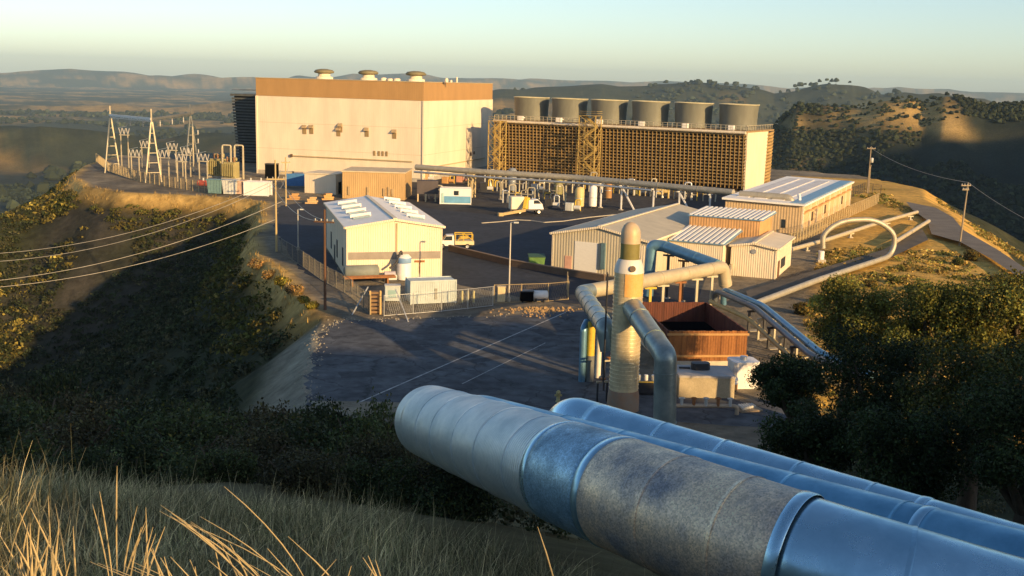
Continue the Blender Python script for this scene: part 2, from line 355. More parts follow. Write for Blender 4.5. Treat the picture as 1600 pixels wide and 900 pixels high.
bank = np.clip(1-(sdg-1.2)/4.2, 0, 1)*np.clip((-X-8)/4, 0, 1)*np.clip((112-Y)/6, 0, 1)*np.clip((Y-76)/5, 0, 1)*np.clip(.9+n2, 0, 1)*(sdg > -1)
tint = lerp(tint, c_(.28, .255, .19), bank)
gold = np.clip((275-Y)/10, 0, 1)*np.clip((Y-66)/8, 0, 1)*np.clip((X-np.minimum(.30*(Y-100)+26, 62))/3, 0, 1)*(sdg < 9)*(X > 24)
gold = np.maximum(gold, np.clip((X-76)/4, 0, 1)*(Y > 190)*(Y < 320)*(sdg < 6))
tint = lerp(tint, lerp(np.broadcast_to(c_(.58, .35, .085), tint.shape), c_(.24, .19, .06), np.clip(n2*1.3-.15, 0, .9)), gold)
bench_shade = np.clip((sdg-2.5)/2, 0, 1)*np.clip((46-sdg)/14, 0, 1)*np.clip((-42-X)/6, 0, 1)*np.clip((Y-168)/15, 0, 1)*np.clip((X+104)/10, 0, 1); tint = lerp(tint, lerp(np.broadcast_to(c_(.060, .053, .042), tint.shape), c_(.035, .036, .024), np.clip(n2+.4, 0, 1)), bench_shade*.9)  # gully bench tinted dark in place of the shade lying on it
rimw = np.clip(1-np.abs(sdg-.3)/2.6, 0, 1)*np.clip((Y-112)/5, 0, 1)*(X < 0); tint = lerp(tint, np.broadcast_to(c_(.55, .36, .12), tint.shape), np.clip(rimw*1.4*(.75+n2), 0, 1))
near = np.clip((34-RR)/10, 0, 1); tint = lerp(tint, c_(.16, .13, .065), near)
idx = np.arange(nr*na).reshape(nr, na); F = []
a = idx[:-1, :]; b = idx[1:, :]; a2 = np.roll(a, -1, 1); b2 = np.roll(b, -1, 1)
F = np.stack([a, a2, b2, b], -1).reshape(-1, 4)[:, ::-1]
V = np.stack([X, Y, Z], -1).reshape(-1, 3)
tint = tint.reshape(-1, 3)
def earth_mat(name, sc1, sc2, amt, bump):
    m = bpy.data.materials.new(name); m.use_nodes = True; t = m.node_tree; N = t.nodes; L = t.links; b = N['Principled BSDF']
    b.inputs['Roughness'].default_value = .95; b.inputs['Specular IOR Level'].default_value = .1
    at = N.new('ShaderNodeAttribute'); at.attribute_name = 'tint'; g = N.new('ShaderNodeNewGeometry')
    prev = at.outputs['Color']; hs = []
    for sc in (sc1, sc2):
        n = N.new('ShaderNodeTexNoise'); n.inputs['Scale'].default_value = sc; n.inputs['Detail'].default_value = 8; n.inputs['Roughness'].default_value = .7
        L.new(g.outputs['Position'], n.inputs['Vector']); mr = N.new('ShaderNodeMapRange')
        mr.inputs[1].default_value = .3; mr.inputs[2].default_value = .7; mr.inputs[3].default_value = 1-amt; mr.inputs[4].default_value = 1+amt
        L.new(n.outputs['Fac'], mr.inputs[0]); s = N.new('ShaderNodeVectorMath'); s.operation = 'SCALE'
        L.new(prev, s.inputs[0]); L.new(mr.outputs[0], s.inputs['Scale']); prev = s.outputs[0]; hs.append(n)
    L.new(prev, b.inputs['Base Color'])
    bn = N.new('ShaderNodeBump'); bn.inputs['Strength'].default_value = bump; bn.inputs['Distance'].default_value = .5
    L.new(hs[1].outputs['Fac'], bn.inputs['Height']); L.new(bn.outputs[0], b.inputs['Normal']); return m
EARTH = earth_mat('earth', .02, .55, .38, .7)
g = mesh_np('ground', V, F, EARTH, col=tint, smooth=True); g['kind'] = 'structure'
def sheet(name, pts, z, mat, kind='structure'):
    o = MB().add([(p[0], p[1], z) for p in pts], [tuple(range(len(pts)))]).build(name, mat); o['kind'] = kind; return o
# ------------------------------------------------------------------ paved yard, roads
Gp = lambda px, py, z=0.: W(px, py, z)
ASPH_PTS = [(-15.6,82),(-17.2,90),(-17.8,97),(-19,104.5),(-18.4,112),(-12,113.6),(0,117),(8,121),(12,117),(11,104),(8.6,96),(9.5,88),(22,86),(24,76),(5,74),(-9,76.5)]
def ragged(P, amp, step=.8, seed=3):
    out = []; P = [Vector((p[0], p[1], 0)) for p in P]
    for a_, c_q in zip(P, P[1:]+P[:1]):
        n = max(1, int((c_q-a_).length/step)); u = (c_q-a_).normalized(); nn = Vector((-u.y, u.x, 0))
        for k in range(n):
            q = a_+(c_q-a_)*k/n; w_ = amp*float(fbm(np.array([q.x]), np.array([q.y]), 1.1, 4, seed)[0]); out.append((q.x+nn.x*w_*1.6, q.y+nn.y*w_*1.6))
    return out
sheet('asphalt_yard', ragged(ASPH_PTS, .5, .35), .012, ASPH)
YARD2 = [(-9,140),(-6.5,134),(3.5,125.5),(22,120),(26,134),(16,142),(4.6,146.5),(16.5,171),(18,186),(14,206),(-3,208),(-15,214),(-26,226),(-40,226),(-46,214),(-41,186),(-33,158),(-27,140),(-22,131),(-21.3,137),(-28.3,163),(-17.5,170.5),(-12,158)]
sheet('asphalt_road', ragged(YARD2, .4, 1.5), .008, ASPH_SHADE)
def line(name, a, b, wd, z, mat):
    a = Vector(a); b = Vector(b); u = (b-a).normalized(); n = Vector((-u.y, u.x, 0))*wd/2
    return sheet(name, [a-n, b-n, b+n, a+n], z, mat)
line('road_marking', Gp(545, 636), Gp(884, 488), .16, .018, PAINTL)
PATCH = M('asphalt_repair', (.055, .057, .062), .9, var=.2, scale=.8, fine=.25, bscale=2)
for i_, (px, py, sx_, sy_, rr_) in enumerate(((560, 585, 3.2, 2.0, .3), (640, 540, 2.2, 4.0, .35), (770, 560, 4.5, 1.1, .6), (700, 510, 3.0, 1.4, .2), (850, 520, 1.6, 3.4, .5))):
    q = Gp(px, py); c_q, s_q = math.cos(rr_), math.sin(rr_)
    sheet('asphalt_patch', ragged([(q.x+c_q*u-s_q*v, q.y+s_q*u+c_q*v) for u, v in ((-sx_/2, -sy_/2), (sx_/2, -sy_/2), (sx_/2, sy_/2), (-sx_/2, sy_/2))], .12, .4), .0155+.0005*i_, PATCH)
line('road_marking', Gp(722, 600), Gp(852, 536), .10, .018, PAINTL)
# service road along the far edge on the right, with its earth berm
rd = [Gp(1455,372), Gp(1500,385), Gp(1548,412), Gp(1620,462), Gp(1680,506), Gp(1690,492), Gp(1620,440), Gp(1556,396), Gp(1505,366), Gp(1488,345), Gp(1462,330), Gp(1415,320), Gp(1424,332), Gp(1448,350)]
sheet('service_road', [(p.x, p.y) for p in rd], .75, M('road_gravel', (.17, .15, .125), .95, var=.2, scale=.3, fine=.2, bump=.2))
sheet('service_track', [Gp(1170,478), Gp(1290,440), Gp(1385,412), Gp(1450,380), Gp(1440,362), Gp(1380,396), Gp(1290,424), Gp(1165,462)], .62, M('track_gravel', (.11, .095, .075), .95, var=.25, scale=.3, fine=.2))
# ------------------------------------------------------------------ turbine hall
HC = Gp(660, 285); HZ = 24.3; HL, HD = 46.0, 52.0; hrz = math.atan2(-.30, .954)
hall = thing('turbine_hall', 'huge windowless cream turbine hall with a brown band round its flat roof', 'power station', HC, hrz)
MB().box(-HL, 0, 0, HD, 0, 19.9).build('wall', CREAM, hall)
MB().box(-HL-.12, .12, -.12, HD+.12, 19.9, HZ).build('roof_band', BROWNB, hall)
b = MB().box(-HL-.25, .25, -.25, HD+.25, HZ, HZ+.18); b.build('roof', M('roof_coping', (.45, .36, .22), .6), hall)
hz_up = hall
b = MB()
for z_ in (6.6, 13.2):
    b.box(-HL-.02, .02, -.02, -.002, z_, z_+.07).box(.002, .02, 0, HD, z_, z_+.07)
b.build('panel_joint', M('joint_tan', (.52, .42, .26), .6), hall)['kind'] = 'stuff'  # slightly darker tan strips along the wall panel joints
for px, sz in ((475, 1.0), (557, 1.0), (643, 1.0)):
    q = hall.matrix_basis.inverted() if False else None
    p = WY(px, 118, HC.y+13); l = parent_matrix(hall).inverted() @ Vector((p.x, p.y, 0)); k = l.x
    y = 14.0
    v = MB().lathe([(2.35, 0), (2.35, .5), (1.6, .7), (1.6, 1.5)], (k, y, HZ+.18), 20).build('roof_ventilator', CREAM2, hall)
    MB().lathe([(1.6, 1.4), (2.5, 1.55), (2.7, 1.9), (2.2, 2.35), (.8, 2.6), (0.01, 2.62)], (k, y, HZ+.18), 20).build('ventilator_cap', M('cap_olive', (.20, .17, .09), .6), v)
for px, r, h in ((588, .8, .8), (600, .9, .6), (612, .9, .7), (700, .45, 1.1), (708, .3, .6), (718, .25, 1.4)):
    p = WY(px, 120, HC.y+12); l = parent_matrix(hall).inverted() @ Vector((p.x, p.y, 0))
    MB().lathe([(r, 0), (r, h*.7), (r*.6, h*.95), (.01, h)], (l.x, 12, HZ+.18), 12).build('roof_pipe_vent', CREAM2, hall)
def wall_x(px):   # px on the front wall -> local x
    d = ray(px, 250); n = Vector((.30, .954)); k = (HC.x*n.x+HC.y*n.y)/(d[0]*n.x+d[1]*n.y)
    return (parent_matrix(hall).inverted() @ Vector((d[0]*k, d[1]*k, 0))).x
for px, z0 in ((476,10.6),(487,10.7),(529,10.4),(532,11.4),(573,10.6),(616,10.4)):
    x = wall_x(px)
    h = MB().box(x-.55, x+.55, -.09, -.003, z0, z0+2.1).build('wall_vent', M('vent_louvre', (.30, .21, .10), .6), hall)
    MB().extr([(x-.6, -.1, z0+2.3), (x-.6, -.85, z0+1.5), (x-.6, -.1, z0+1.5)], (0, 0, 0), (1.2, 0, 0)).build('vent_hood', M('hood_tan', (.40, .29, .16), .6), h)
for px in (585, 592, 598, 604):
    x = wall_x(px); MB().box(x-.3, x+.3, -.12, -.003, 6.0, 7.2).build('wall_vent', M('vent_louvre', (.30, .21, .10), .6), hall)
x0 = wall_x(456); x1 = wall_x(645)
MB().bar((x0, -.28, 5.0), (x1, -.28, 5.0), .28, .22).build('conduit', M('conduit_tan', (.48, .37, .20), .6), hall)
MB().cyl((x0, -.45, 5.0), (x0, -.003, 5.0), .42, n=14).build('exhaust_port', M('port_dark', (.12, .08, .05), .6), hall)
MB().bar((.25, 2, 3.4), (.25, 46, 3.4), .22, .2).build('conduit', M('conduit_tan', (.48, .37, .20), .6), hall)
MB().box(.003, .14, 34, 35.2, 4.6, 5.6).box(.003, .14, 37, 38, 4.9, 5.7).build('wall_box', M('port_dark', (.12, .08, .05), .6), hall)
for x, y in ((-HL-.06, -.06), (.06, -.06), (.06, HD+.06)):
    MB().box(x-.18, x+.18, y-.18, y+.18, 0, 19.88).build('corner_trim', CREAM2, hall)
MB().box(-HL-.1, .1, -.1, HD+.1, 0, 1.0).build('plinth', CONC, hall)
# ------------------------------------------------------------------ cooling towers
CB = R_(59); CK = Gp(1160, 304); ctrz = math.atan2(-math.cos(CB), math.sin(CB)); CL, CD, CH = 70.0, 19.0, 14.5
ct = thing('cooling_tower', 'long timber louvred cooling tower with six fan stacks and a white end wall', 'cooling tower', CK, ctrz)
MB().box(-CL+.6, -.6, 1.7, CD-1.7, .6, CH).build('fill_core', M('fill_dark', (.05, .03, .018), .9), ct)
rows = 16; b = MB()
for face in (0, 1):
    for k in range(rows):
        z = 1.7+k*(CH-1.9)/rows; lean = .85*(z/CH)
        yo, yi = (.35-lean, 1.6) if face == 0 else (CD-.35+lean, CD-1.6)
        b.extr([(-CL, yo, z+.56), (-CL, yi, z+.05), (-CL, yi, z), (-CL, yo, z+.49)], (0, 0, 0), (CL, 0, 0))
        b.box(-CL, 0, min(yo-.08, yo), max(yo-.08, yo), z+.36, z+.66)
b.build('louvre', LOUV, ct)
b = MB()
for k in range(66):
    x = -CL+.35+k*(CL-.7)/65
    for y0, y1 in ((.95, 0.02), (CD-.95, CD-.02)):
        s_ = -1 if y0 < 5 else 1
        b.extr([(x-.07, .35 if s_ < 0 else CD-.35, 1.3), (x+.07, .35 if s_ < 0 else CD-.35, 1.3), (x+.07, (.35-.85) if s_ < 0 else CD+.5, CH), (x-.07, (.35-.85) if s_ < 0 else CD+.5, CH)], (0, s_*-.02, 0), (0, s_*.22, 0))
b.build('louvre_post', M('louvre_post', (.30, .20, .08), .7, var=.2), ct)
MB().extr([(0, 1.2, 0), (0, CD-4.0, 0), (0, CD-3.2, CH+.1), (0, .6, CH+.1)], (-.35, 0, 0), (.12, 0, 0)).build('end_wall', CREAM2, ct)
b = MB()
for k in range(rows):
    z = 1.2+k*(CH-1.4)/rows
    b.extr([(.1, CD-4.1, z), (.1, CD+.2+.5*z/CH, z+.25), (.1, CD+.9+.5*z/CH, z+1.0), (.1, CD-3.3, z+.62)], (-.3, 0, 0), (.05, 0, 0))
b.build('end_louvre', LOUV, ct)
MB().box(-CL, 0, .5, CD-.5, 0, .6).build('basin', DCONC, ct)
MB().box(-CL-.3, .3, -.6, CD+.6, CH+.12, CH+.5).build('deck', M('deck_timber', (.30, .20, .09), .8, var=.2), ct)
MB().cyl((-CL, -.95, CH+.1), (.2, -.95, CH+.1), .36, n=10).build('header_pipe', CREAM2, ct)
b = MB()
for k in range(57):
    x = -CL+k*CL/56; b.box(x-.05, x+.05, -.5, -.4, CH+.5, CH+1.75)
b.box(-CL, 0, -.5, -.4, CH+1.68, CH+1.78); b.box(-CL, 0, -.5, -.4, CH+1.1, CH+1.18)
for k in range(16):
    y = -.5+k*1.25; b.box(.1, .2, y-.05, y+.05, CH+.5, CH+1.75)
b.box(.1, .2, -.5, CD+.2, CH+1.68, CH+1.78)
b.build('handrail', STEEL, ct)
LX = CL/6.0
for k in range(6):
    x = -5.6-k*(CL-11.2)/5
    st = MB().lathe([(4.75, 0), (4.6, .8), (4.58, 2.4), (4.66, 4.2), (4.85, 5.9)], (x, CD/2, CH+.5), 40)
    st.lathe([(4.75, 5.9), (4.55, 4.2), (4.45, 2.4), (4.45, .3)], (x, CD/2, CH+.5), 40)
    so_ = st.build('fan_stack', STACK, ct)
    MB().lathe([(4.76, 5.86), (4.96, 5.86), (4.96, 6.1), (4.76, 6.1), (4.76, 5.86)], (x, CD/2, CH+.5), 40).build('rim', M('stack_rim', (.46, .42, .27), .5), so_)
    b = MB()
    for q in range(8):
        t = q*math.pi/4; b.bar((x, CD/2, CH+2.2), (x+4.3*math.cos(t), CD/2+4.3*math.sin(t), CH+2.4), .7, .12)
    b.cyl((x, CD/2, CH+.5), (x, CD/2, CH+2.6), .6).build('fan', DSTEEL, so_)
    MB().cbox((x+1.2, 1.7, CH+.5), 1.5, .9, 1.2, .1, .1).cyl((x+1.2, 2.0, CH+1.1), (x+.6, 5, CH+1.1), .16).build('fan_motor', WHITE, ct)
# lattice stair tower against the louvres
def lattice_tower(name, label, cat, loc, rz, sx, sy, h, flights, mat=None):
    t = thing(name, label, cat, loc, rz); mat = mat or YELTIM
    for ix in (0, sx):
        for iy in (0, sy): MB().box(ix-.11, ix+.11, iy-.11, iy+.11, 0, h).build('post', mat, t)
    st = MB(); pl = MB(); br = MB(); rl = MB()
    for k in range(flights):
        z0 = h*k/flights; z1 = h*(k+1)/flights
        pl.box(.13, sx-.13, .13, sy-.13, z1-.09, z1) if k == flights-1 else pl.box(.13, sx-.13, .13, sy*.35, z1-.09, z1)
        a, c = ((.5, sx-.5) if k % 2 == 0 else (sx-.5, .5))
        for yy in (.45*sy, .75*sy): st.bar((a, yy, z0+.1), (c, yy, z1-.1), .08, .3)
        for q in range(9):
            u = (q+.5)/9; st.box(a+(c-a)*u-.14, a+(c-a)*u+.14, .45*sy, .75*sy, z0+(z1-z0)*u-.03, z0+(z1-z0)*u+.03)
        br.bar((0, -.13, z0), (sx, -.13, z1), .1); br.bar((sx, -.16, z0), (0, -.16, z1), .1); br.bar((sx+.13, 0, z0), (sx+.13, sy, z1), .1)
        for zz in (.55, 1.05): rl.bar((0, -.2, z1+zz), (sx, -.2, z1+zz), .06); rl.bar((sx+.2, 0, z1+zz), (sx+.2, sy, z1+zz), .06)
    st.build('stair', mat, t); pl.build('platform', mat, t); br.build('brace', mat, t); rl.build('handrail', mat, t); return t
YELTIM = M('yellow_timber', (.46, .33, .11), .7, var=.2, scale=1.5)
mct = parent_matrix(ct)
p = mct @ Vector((-42.2, -4.6, 0)); lattice_tower('stair_tower', 'yellowish timber stair tower halfway along the louvred cooling tower', 'stair tower', (p.x, p.y, 0), ctrz, 4.6, 3.2, 17.2, 6)
p = mct @ Vector((-69.4, -4.2, 0)); lattice_tower('stair_tower', 'timber stair tower at the corner between cooling tower and turbine hall', 'stair tower', (p.x, p.y, 0), ctrz, 3.6, 3.0, 14.8, 5)
# the second, shaded tower behind the hall
K2 = WY(402, 262, 318); z2 = 0
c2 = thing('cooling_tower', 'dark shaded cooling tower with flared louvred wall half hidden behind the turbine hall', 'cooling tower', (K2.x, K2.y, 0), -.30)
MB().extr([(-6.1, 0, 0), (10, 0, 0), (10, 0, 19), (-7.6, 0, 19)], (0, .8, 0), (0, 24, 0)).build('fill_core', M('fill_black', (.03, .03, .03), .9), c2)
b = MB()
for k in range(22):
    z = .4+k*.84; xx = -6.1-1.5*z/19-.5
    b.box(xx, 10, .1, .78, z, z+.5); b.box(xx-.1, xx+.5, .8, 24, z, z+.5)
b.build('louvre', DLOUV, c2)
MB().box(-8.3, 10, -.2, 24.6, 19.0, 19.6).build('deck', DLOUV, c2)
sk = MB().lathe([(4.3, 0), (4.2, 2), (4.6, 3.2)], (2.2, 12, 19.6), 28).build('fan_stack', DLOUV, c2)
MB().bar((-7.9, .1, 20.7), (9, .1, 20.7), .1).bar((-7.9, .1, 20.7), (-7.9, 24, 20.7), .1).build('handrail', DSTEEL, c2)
# ------------------------------------------------------------------ generic small buildings
def basis(A, B):
    d = (B-A); d.z = 0; L = d.length; return L, math.atan2(d.y, d.x)
def gable(name, label, cat, A, rz, L, D, ez, rise, wall, roof, trim=None, ov=.3, axis='y', off=0.):
    """gabled shed: origin front-left corner, x along the front, ridge along y at L/2+off"""
    t = thing(name, label, cat, A, rz); trim = trim or wall; rx = L/2+off
    MB().extr([(0, 0, 0), (L, 0, 0), (L, 0, ez), (rx, 0, ez+rise), (0, 0, ez)], (0, 0, 0), (0, D, 0)).build('wall', wall, t)
    th = .14; s1 = rise/rx; s2 = rise/(L-rx)
    r = MB().extr([(-ov, 0, ez-ov*s1+.01), (rx, 0, ez+rise+.01), (L+ov, 0, ez-ov*s2+.01), (L+ov, 0, ez-ov*s2+th), (rx, 0, ez+rise+th), (-ov, 0, ez-ov*s1+th)], (0, -ov, 0), (0, D+ov, 0)).build('roof', roof, t)
    MB().bar((rx, -ov-.01, ez+rise+th+.05), (rx, D+ov+.01, ez+rise+th+.05), .5, .1).build('ridge_cap', trim, r)
    f = MB().bar((-ov, -ov-.05, ez-ov*s1+.02), (rx, -ov-.05, ez+rise+.02), .08, .28).bar((rx, -ov-.05, ez+rise+.02), (L+ov, -ov-.05, ez-ov*s2+.02), .08, .28)
    f.bar((-ov-.06, -ov, ez-ov*s1+.02), (-ov-.06, D+ov, ez-ov*s1+.02), .1, .24).bar((L+ov+.06, -ov, ez-ov*s2+.02), (L+ov+.06, D+ov, ez-ov*s2+.02), .1, .24)
    f.build('fascia', trim, t)
    MB().box(-.06, .14, -.06, .14, 0, ez-.25).build('corner_trim', trim, t); MB().box(L-.14, L+.06, -.06, .14, 0, ez-.25).build('corner_trim', trim, t)
    return t
def flat(name, label, cat, A, rz, L, D, h, wall, roof, ov=.2, th=.25):
    t = thing(name, label, cat, A, rz); MB().box(0, L, 0, D, 0, h).build('wall', wall, t)
    MB().box(-ov, L+ov, -ov, D+ov, h, h+th).build('roof', roof, t); return t
# warehouse
A = Gp(542, 436.7); L = 12.1; rz = math.atan2(.26, .966); LW = L
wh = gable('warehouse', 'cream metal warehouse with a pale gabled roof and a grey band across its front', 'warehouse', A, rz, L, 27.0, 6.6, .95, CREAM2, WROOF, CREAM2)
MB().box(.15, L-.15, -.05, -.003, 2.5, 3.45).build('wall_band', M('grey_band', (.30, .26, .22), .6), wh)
MB().box(L*.52-.09, L*.52+.09, -.16, -.06, 3.5, 7.1).build('downpipe', M('conduit_tan', (.48, .37, .20), .6), wh)
rs = .95/(L/2)
for side in (0, 1):
    for k in range(5 if side else 4):
        y = 3.6+k*5.1+(1.4 if side == 0 else 0)
        if side == 0: xa, xb = 1.4, 3.6; za, zb = 6.6+xa*rs, 6.6+xb*rs
        else: xa, xb = L-3.5, L-1.6; za, zb = 6.6+(L-xa)*rs, 6.6+(L-xb)*rs
        MB().extr([(xa, y, za+.17), (xb, y, zb+.17), (xb, y, zb+.30), (xa, y, za+.30)], (0, 0, 0), (0, 1.1, 0)).build('skylight', M('skylight_sheet', (.22, .33, .38), .25, var=.15), wh)
        MB().extr([(xa-.25, y+1.2, za+.16), (xb+.25, y+1.2, zb+.16), (xb+.25, y+1.2, zb+.62), (xa-.25, y+1.2, za+.62)], (0, 0, 0), (0, .5, 0)).build('roof_vent', WHITE, wh)
for y in (4, 11, 19):
    MB().box(-.06, -.003, y, y+1.1, 1.0, 3.4).build('window', GLASS, wh)
MB().box(-.08, -.003, 14.2, 15.3, 0, 2.2).build('door', DSTEEL, wh)
MB().box(8.6, 9.9, -.12, -.003, 2.05, 2.3).box(9.2, 9.3, -.1, -.003, .6, 2.05).build('wall_lamp', RUST, wh)
# beige gabled workshop
A = Gp(862, 421); rz = math.atan2(-.43, .9)
ws = gable('workshop', 'dull beige gabled workshop with a white roll-up door behind the steam separator', 'workshop', A, rz, 13.6, 34.0, 5.0, 1.35, BEIGE, BEIGE, CREAM2)
MB().box(3.3, 6.6, -.07, -.003, 0, 4.2).build('roll_up_door', M('white_door', (.74, .72, .66), .5, var=.06, streak=.2, scale=2), ws)
MB().box(7.2, 7.75, -.4, -.003, .8, 4.3).build('downpipe', M('dark_duct', (.10, .17, .20), .5), ws)
MB().box(1.9, 2.9, -.06, -.003, 0, 2.1).build('door', M('pink_door', (.62, .36, .26), .6), ws)
MB().box(12.2, 13.2, -.06, -.003, .2, 4.4).build('wall_panel', CREAM2, ws)
# ribbed annex behind and right of the workshop
ms = parent_matrix(ws); p = ms @ Vector((13.75, 8.0, 0))
an = thing('ribbed_annex', 'long annex with striped ribbed white roof and an orange clerestory strip', 'annex', (p.x, p.y, 0), rz)
AL = 7.6
MB().box(0, AL, 0.3, 17.5, 0, 4.15).build('wall', CREAM2, an)
def ribroof(y0, z0, y1, z1, AL, nr_):
    o = MB().extr([(0, y0, z0), (0, y1, z1), (0, y1, z1+.12), (0, y0, z0+.12)], (-.1, 0, 0), (AL+.3, 0, 0)).build('roof', BLUEROOF, an); b = MB()
    for k in range(nr_): x = .1+k*.72; b.extr([(x, y0, z0+.13), (x, y1, z1+.13), (x, y1, z1+.32), (x, y0, z0+.32)], (0, 0, 0), (.34, 0, 0))
    b.build('roof_rib', WHITE, o)
ribroof(0, 4.2, 9.4, 5.1, AL, 11); ribroof(9.2, 6.75, 17.8, 7.1, 10.4, 15)
MB().box(.05, 10.2, 9.42, 17.3, 4.16, 6.7).build('clerestory', M('orange_siding', (.58, .33, .14), .6, ribs=.4), an)
p = ms @ Vector((22.2, 9.6, 0))
cs = gable('control_shed', 'low cream shed with round wall vent in front of the ribbed annex', 'shed', (p.x, p.y, 0), rz+.05, 6.0, 13, 4.1, .5, CREAM2, CREAM2, CREAM2)
MB().cyl((3.0, -.12, 3.5), (3.0, -.003, 3.5), .34, n=16).build('wall_vent', GALV, cs)
MB().box(6.003, 6.09, 1.5, 2.7, 0, 2.2).build('door', M('brown_door', (.16, .08, .05), .6), cs)
MB().box(6.003, 6.09, 4, 7.2, .9, 2.2).build('window', GLASS, cs)
# office with white roof at the right
A = Gp(1150, 352); B = Gp(1250, 366); Rr = Gp(1326, 321)
d2 = (Rr-B); D2 = d2.length; r2 = math.atan2(d2.y, d2.x)-math.pi/2; Lf = 13.6
ori = B-Vector((math.cos(r2), math.sin(r2), 0))*Lf
of = thing('office_block', 'cream office block with white flat roof, blue roof strip and pilasters', 'office', ori, r2)
MB().box(0, Lf, 0, D2, 0, 5.0).build('wall', M('warm_siding', (.62, .44, .24), .6, ribs=.5, var=.08), of)
rf = MB().extr([(-.5, 0, 5.25), (Lf+.7, 0, 5.0), (Lf+.7, 0, 5.3), (-.5, 0, 5.6)], (0, -.7, 0), (0, D2+.7, 0)).build('roof', WROOF, of)
MB().box(Lf-2.0, Lf+.3, .6, D2-.6, 5.36, 5.47).build('roof_strip', BLUEROOF, rf)
for k in range(3): MB().extr([(1.2+k*3.2, 3, 5.56-k*.06), (3.4+k*3.2, 3, 5.5-k*.06), (3.4+k*3.2, 3, 5.62-k*.06), (1.2+k*3.2, 3, 5.66-k*.06)], (0, 0, 0), (0, D2-8, 0)).build('roof_panel', M('roof_panel', (.66, .62, .58), .5), rf)
for k in range(9):
    y = .4+k*(D2-.8)/8; MB().box(Lf+.003, Lf+.32, y-.3, y+.3, 0, 4.95).build('pilaster', CREAM2, of)
for k in (1, 3, 6):
    y = .4+(k+.5)*(D2-.8)/8; MB().box(Lf+.003, Lf+.08, y-.8, y+.8, 1.3, 3.0).build('window', GLASS, of)
MB().box(Lf+.003, Lf+.5, .2, D2-.2, 3.5, 3.75).build('awning', M('orange_siding', (.58, .33, .14), .6), of)
for x in (2.4, 6.6, 10.6): MB().box(x-.35, x+.35, -.07, -.003, .9, 2.4).build('window', GLASS, of)
# sheds in front of the turbine hall
A = Gp(476, 301); B = Gp(524, 304); L, rz = basis(A, B)
sh = flat('cream_shed', 'small cream flat-roofed shed left of the long tan shed', 'shed', A, rz, 7.6, 7, 4.2, CREAM, CREAM2)
MB().box(7.603, 7.68, 1.2, 2.4, 0, 2.6).build('door', BLACK, sh); MB().box(7.62, 7.9, 3.2, 3.7, 0, 4.1).build('downpipe', CREAM2, sh)
MB().box(7.603, 7.66, 4.6, 6.4, 0, 3.6).build('wall_panel', M('yellow_panel', (.72, .58, .22), .6), sh)
A = Gp(535, 310); B = Gp(632, 313); L, rz = basis(A, B)
ts = flat('tan_shed', 'long tan metal shed standing against the foot of the turbine hall', 'shed', A, rz, L, 11, 5.6, TAN, M('tan_roof', (.62, .50, .32), .6))
for x in (1.2, 5.2, 8.6, 9.6, 10.4): MB().box(x, x+.5, -.25, -.003, .8, 2.2+.3*(x % 2)).build('electrical_box', M('box_tan', (.42, .30, .16), .6), ts)
A = Gp(455, 292); bt = thing('water_tank', 'blue rectangular tank in the shade left of the cream shed', 'tank', A, .1)
MB().cbox((1.5, 1, .3), 5.6, 3, 2.8, 0, .25).build('body', BLUE, bt); MB().box(-1.2, 4.2, -.4, 2.4, 0, .3).build('base', DCONC, bt); MB().cyl((.2, 1, 3.1), (.2, 1, 3.5), .4).build('hatch', DSTEEL, bt)
# ------------------------------------------------------------------ pipe helpers
def pipe(name, label, pts, r, mat, br=1.2, n=18, group=None, rings=0., ringmat=None, cat='pipe'):
    """a pipe run: one tube whose cladding joints are thin raised bands"""
    o = thing(name, label, cat, pts[0], 0, group)
    MB().tube(pts, r, n, br).build('cladding', mat, o, True)
    if rings:
        P = smooth_path(pts, br); acc = rings*.6; b = MB()
        for a, c in zip(P[:-1], P[1:]):
            L = (c-a).length; d = (c-a)/max(L, 1e-6)
            while acc < L:
                q = a+d*acc; b.cyl(q-d*.05, q+d*.05, r*1.05, n=n, cap=True); acc += rings
            acc -= L
        b.build('joint_band', ringmat or mat, o, True)['kind'] = 'stuff'
    return o
def support(label, x, y, h, wd=1.2, rz=0., mat=None, brace=0., group='pipe supports', z=0., two=False):
    """goal-post pipe support, optionally with a raking brace"""
    mat = mat or STEEL; t = thing('pipe_support', label, 'pipe support', (x, y, z), rz, group)
    if two:
        for s in (-1, 1): MB().box(s*wd/2-.1, s*wd/2+.1, -.1, .1, -.4, h).build('post', mat, t)
    else: MB().box(-.13, .13, -.13, .13, -.4, h).build('post', mat, t)
    MB().box(-wd/2-.2, wd/2+.2, -.12, .12, h, h+.2).build('crossbeam', mat, t)
    MB().cbox((0, 0, -.4), wd if two else .7, .7, .55).build('footing', CONC, t)
    if brace: MB().bar((.05, 0, h-.3), (brace, 0, 0), .2).build('brace', mat, t)
    return t
# ------------------------------------------------------------------ main pipe rack in front of hall and tower
RZ = 5.7
rp = [W(650, 261, RZ), W(760, 269, RZ), W(905, 278, RZ), W(1020, 289, RZ), W(1146, 301, RZ)]
pipe('steam_main', 'long grey horizontal steam main carried across the front of the cooling tower', rp, .62, GREYP, 3, rings=9)
pipe('steam_main', 'thinner pipe running along under the long grey steam main', [p+Vector((-.3, -.9, -1.0)) for p in rp[:4]], .24, GALV, 2)
def on_rack(px):
    for a, b in zip(rp[:-1], rp[1:]):
        pa = 800+FPX*0; 
    best = None
    for k in range(400):
        u = k/399*(len(rp)-1); i = min(int(u), len(rp)-2); q = rp[i]+(rp[i+1]-rp[i])*(u-i)
        d = np.array(q)-np.array([0, 0, EYE]); x = 800+FPX*(d@CR)/(d@AF)
        if best is None or abs(x-px) < best[0]: best = (abs(x-px), q)
    return best[1]
RKA = math.atan2(rp[3].y-rp[1].y, rp[3].x-rp[1].x)+math.pi/2
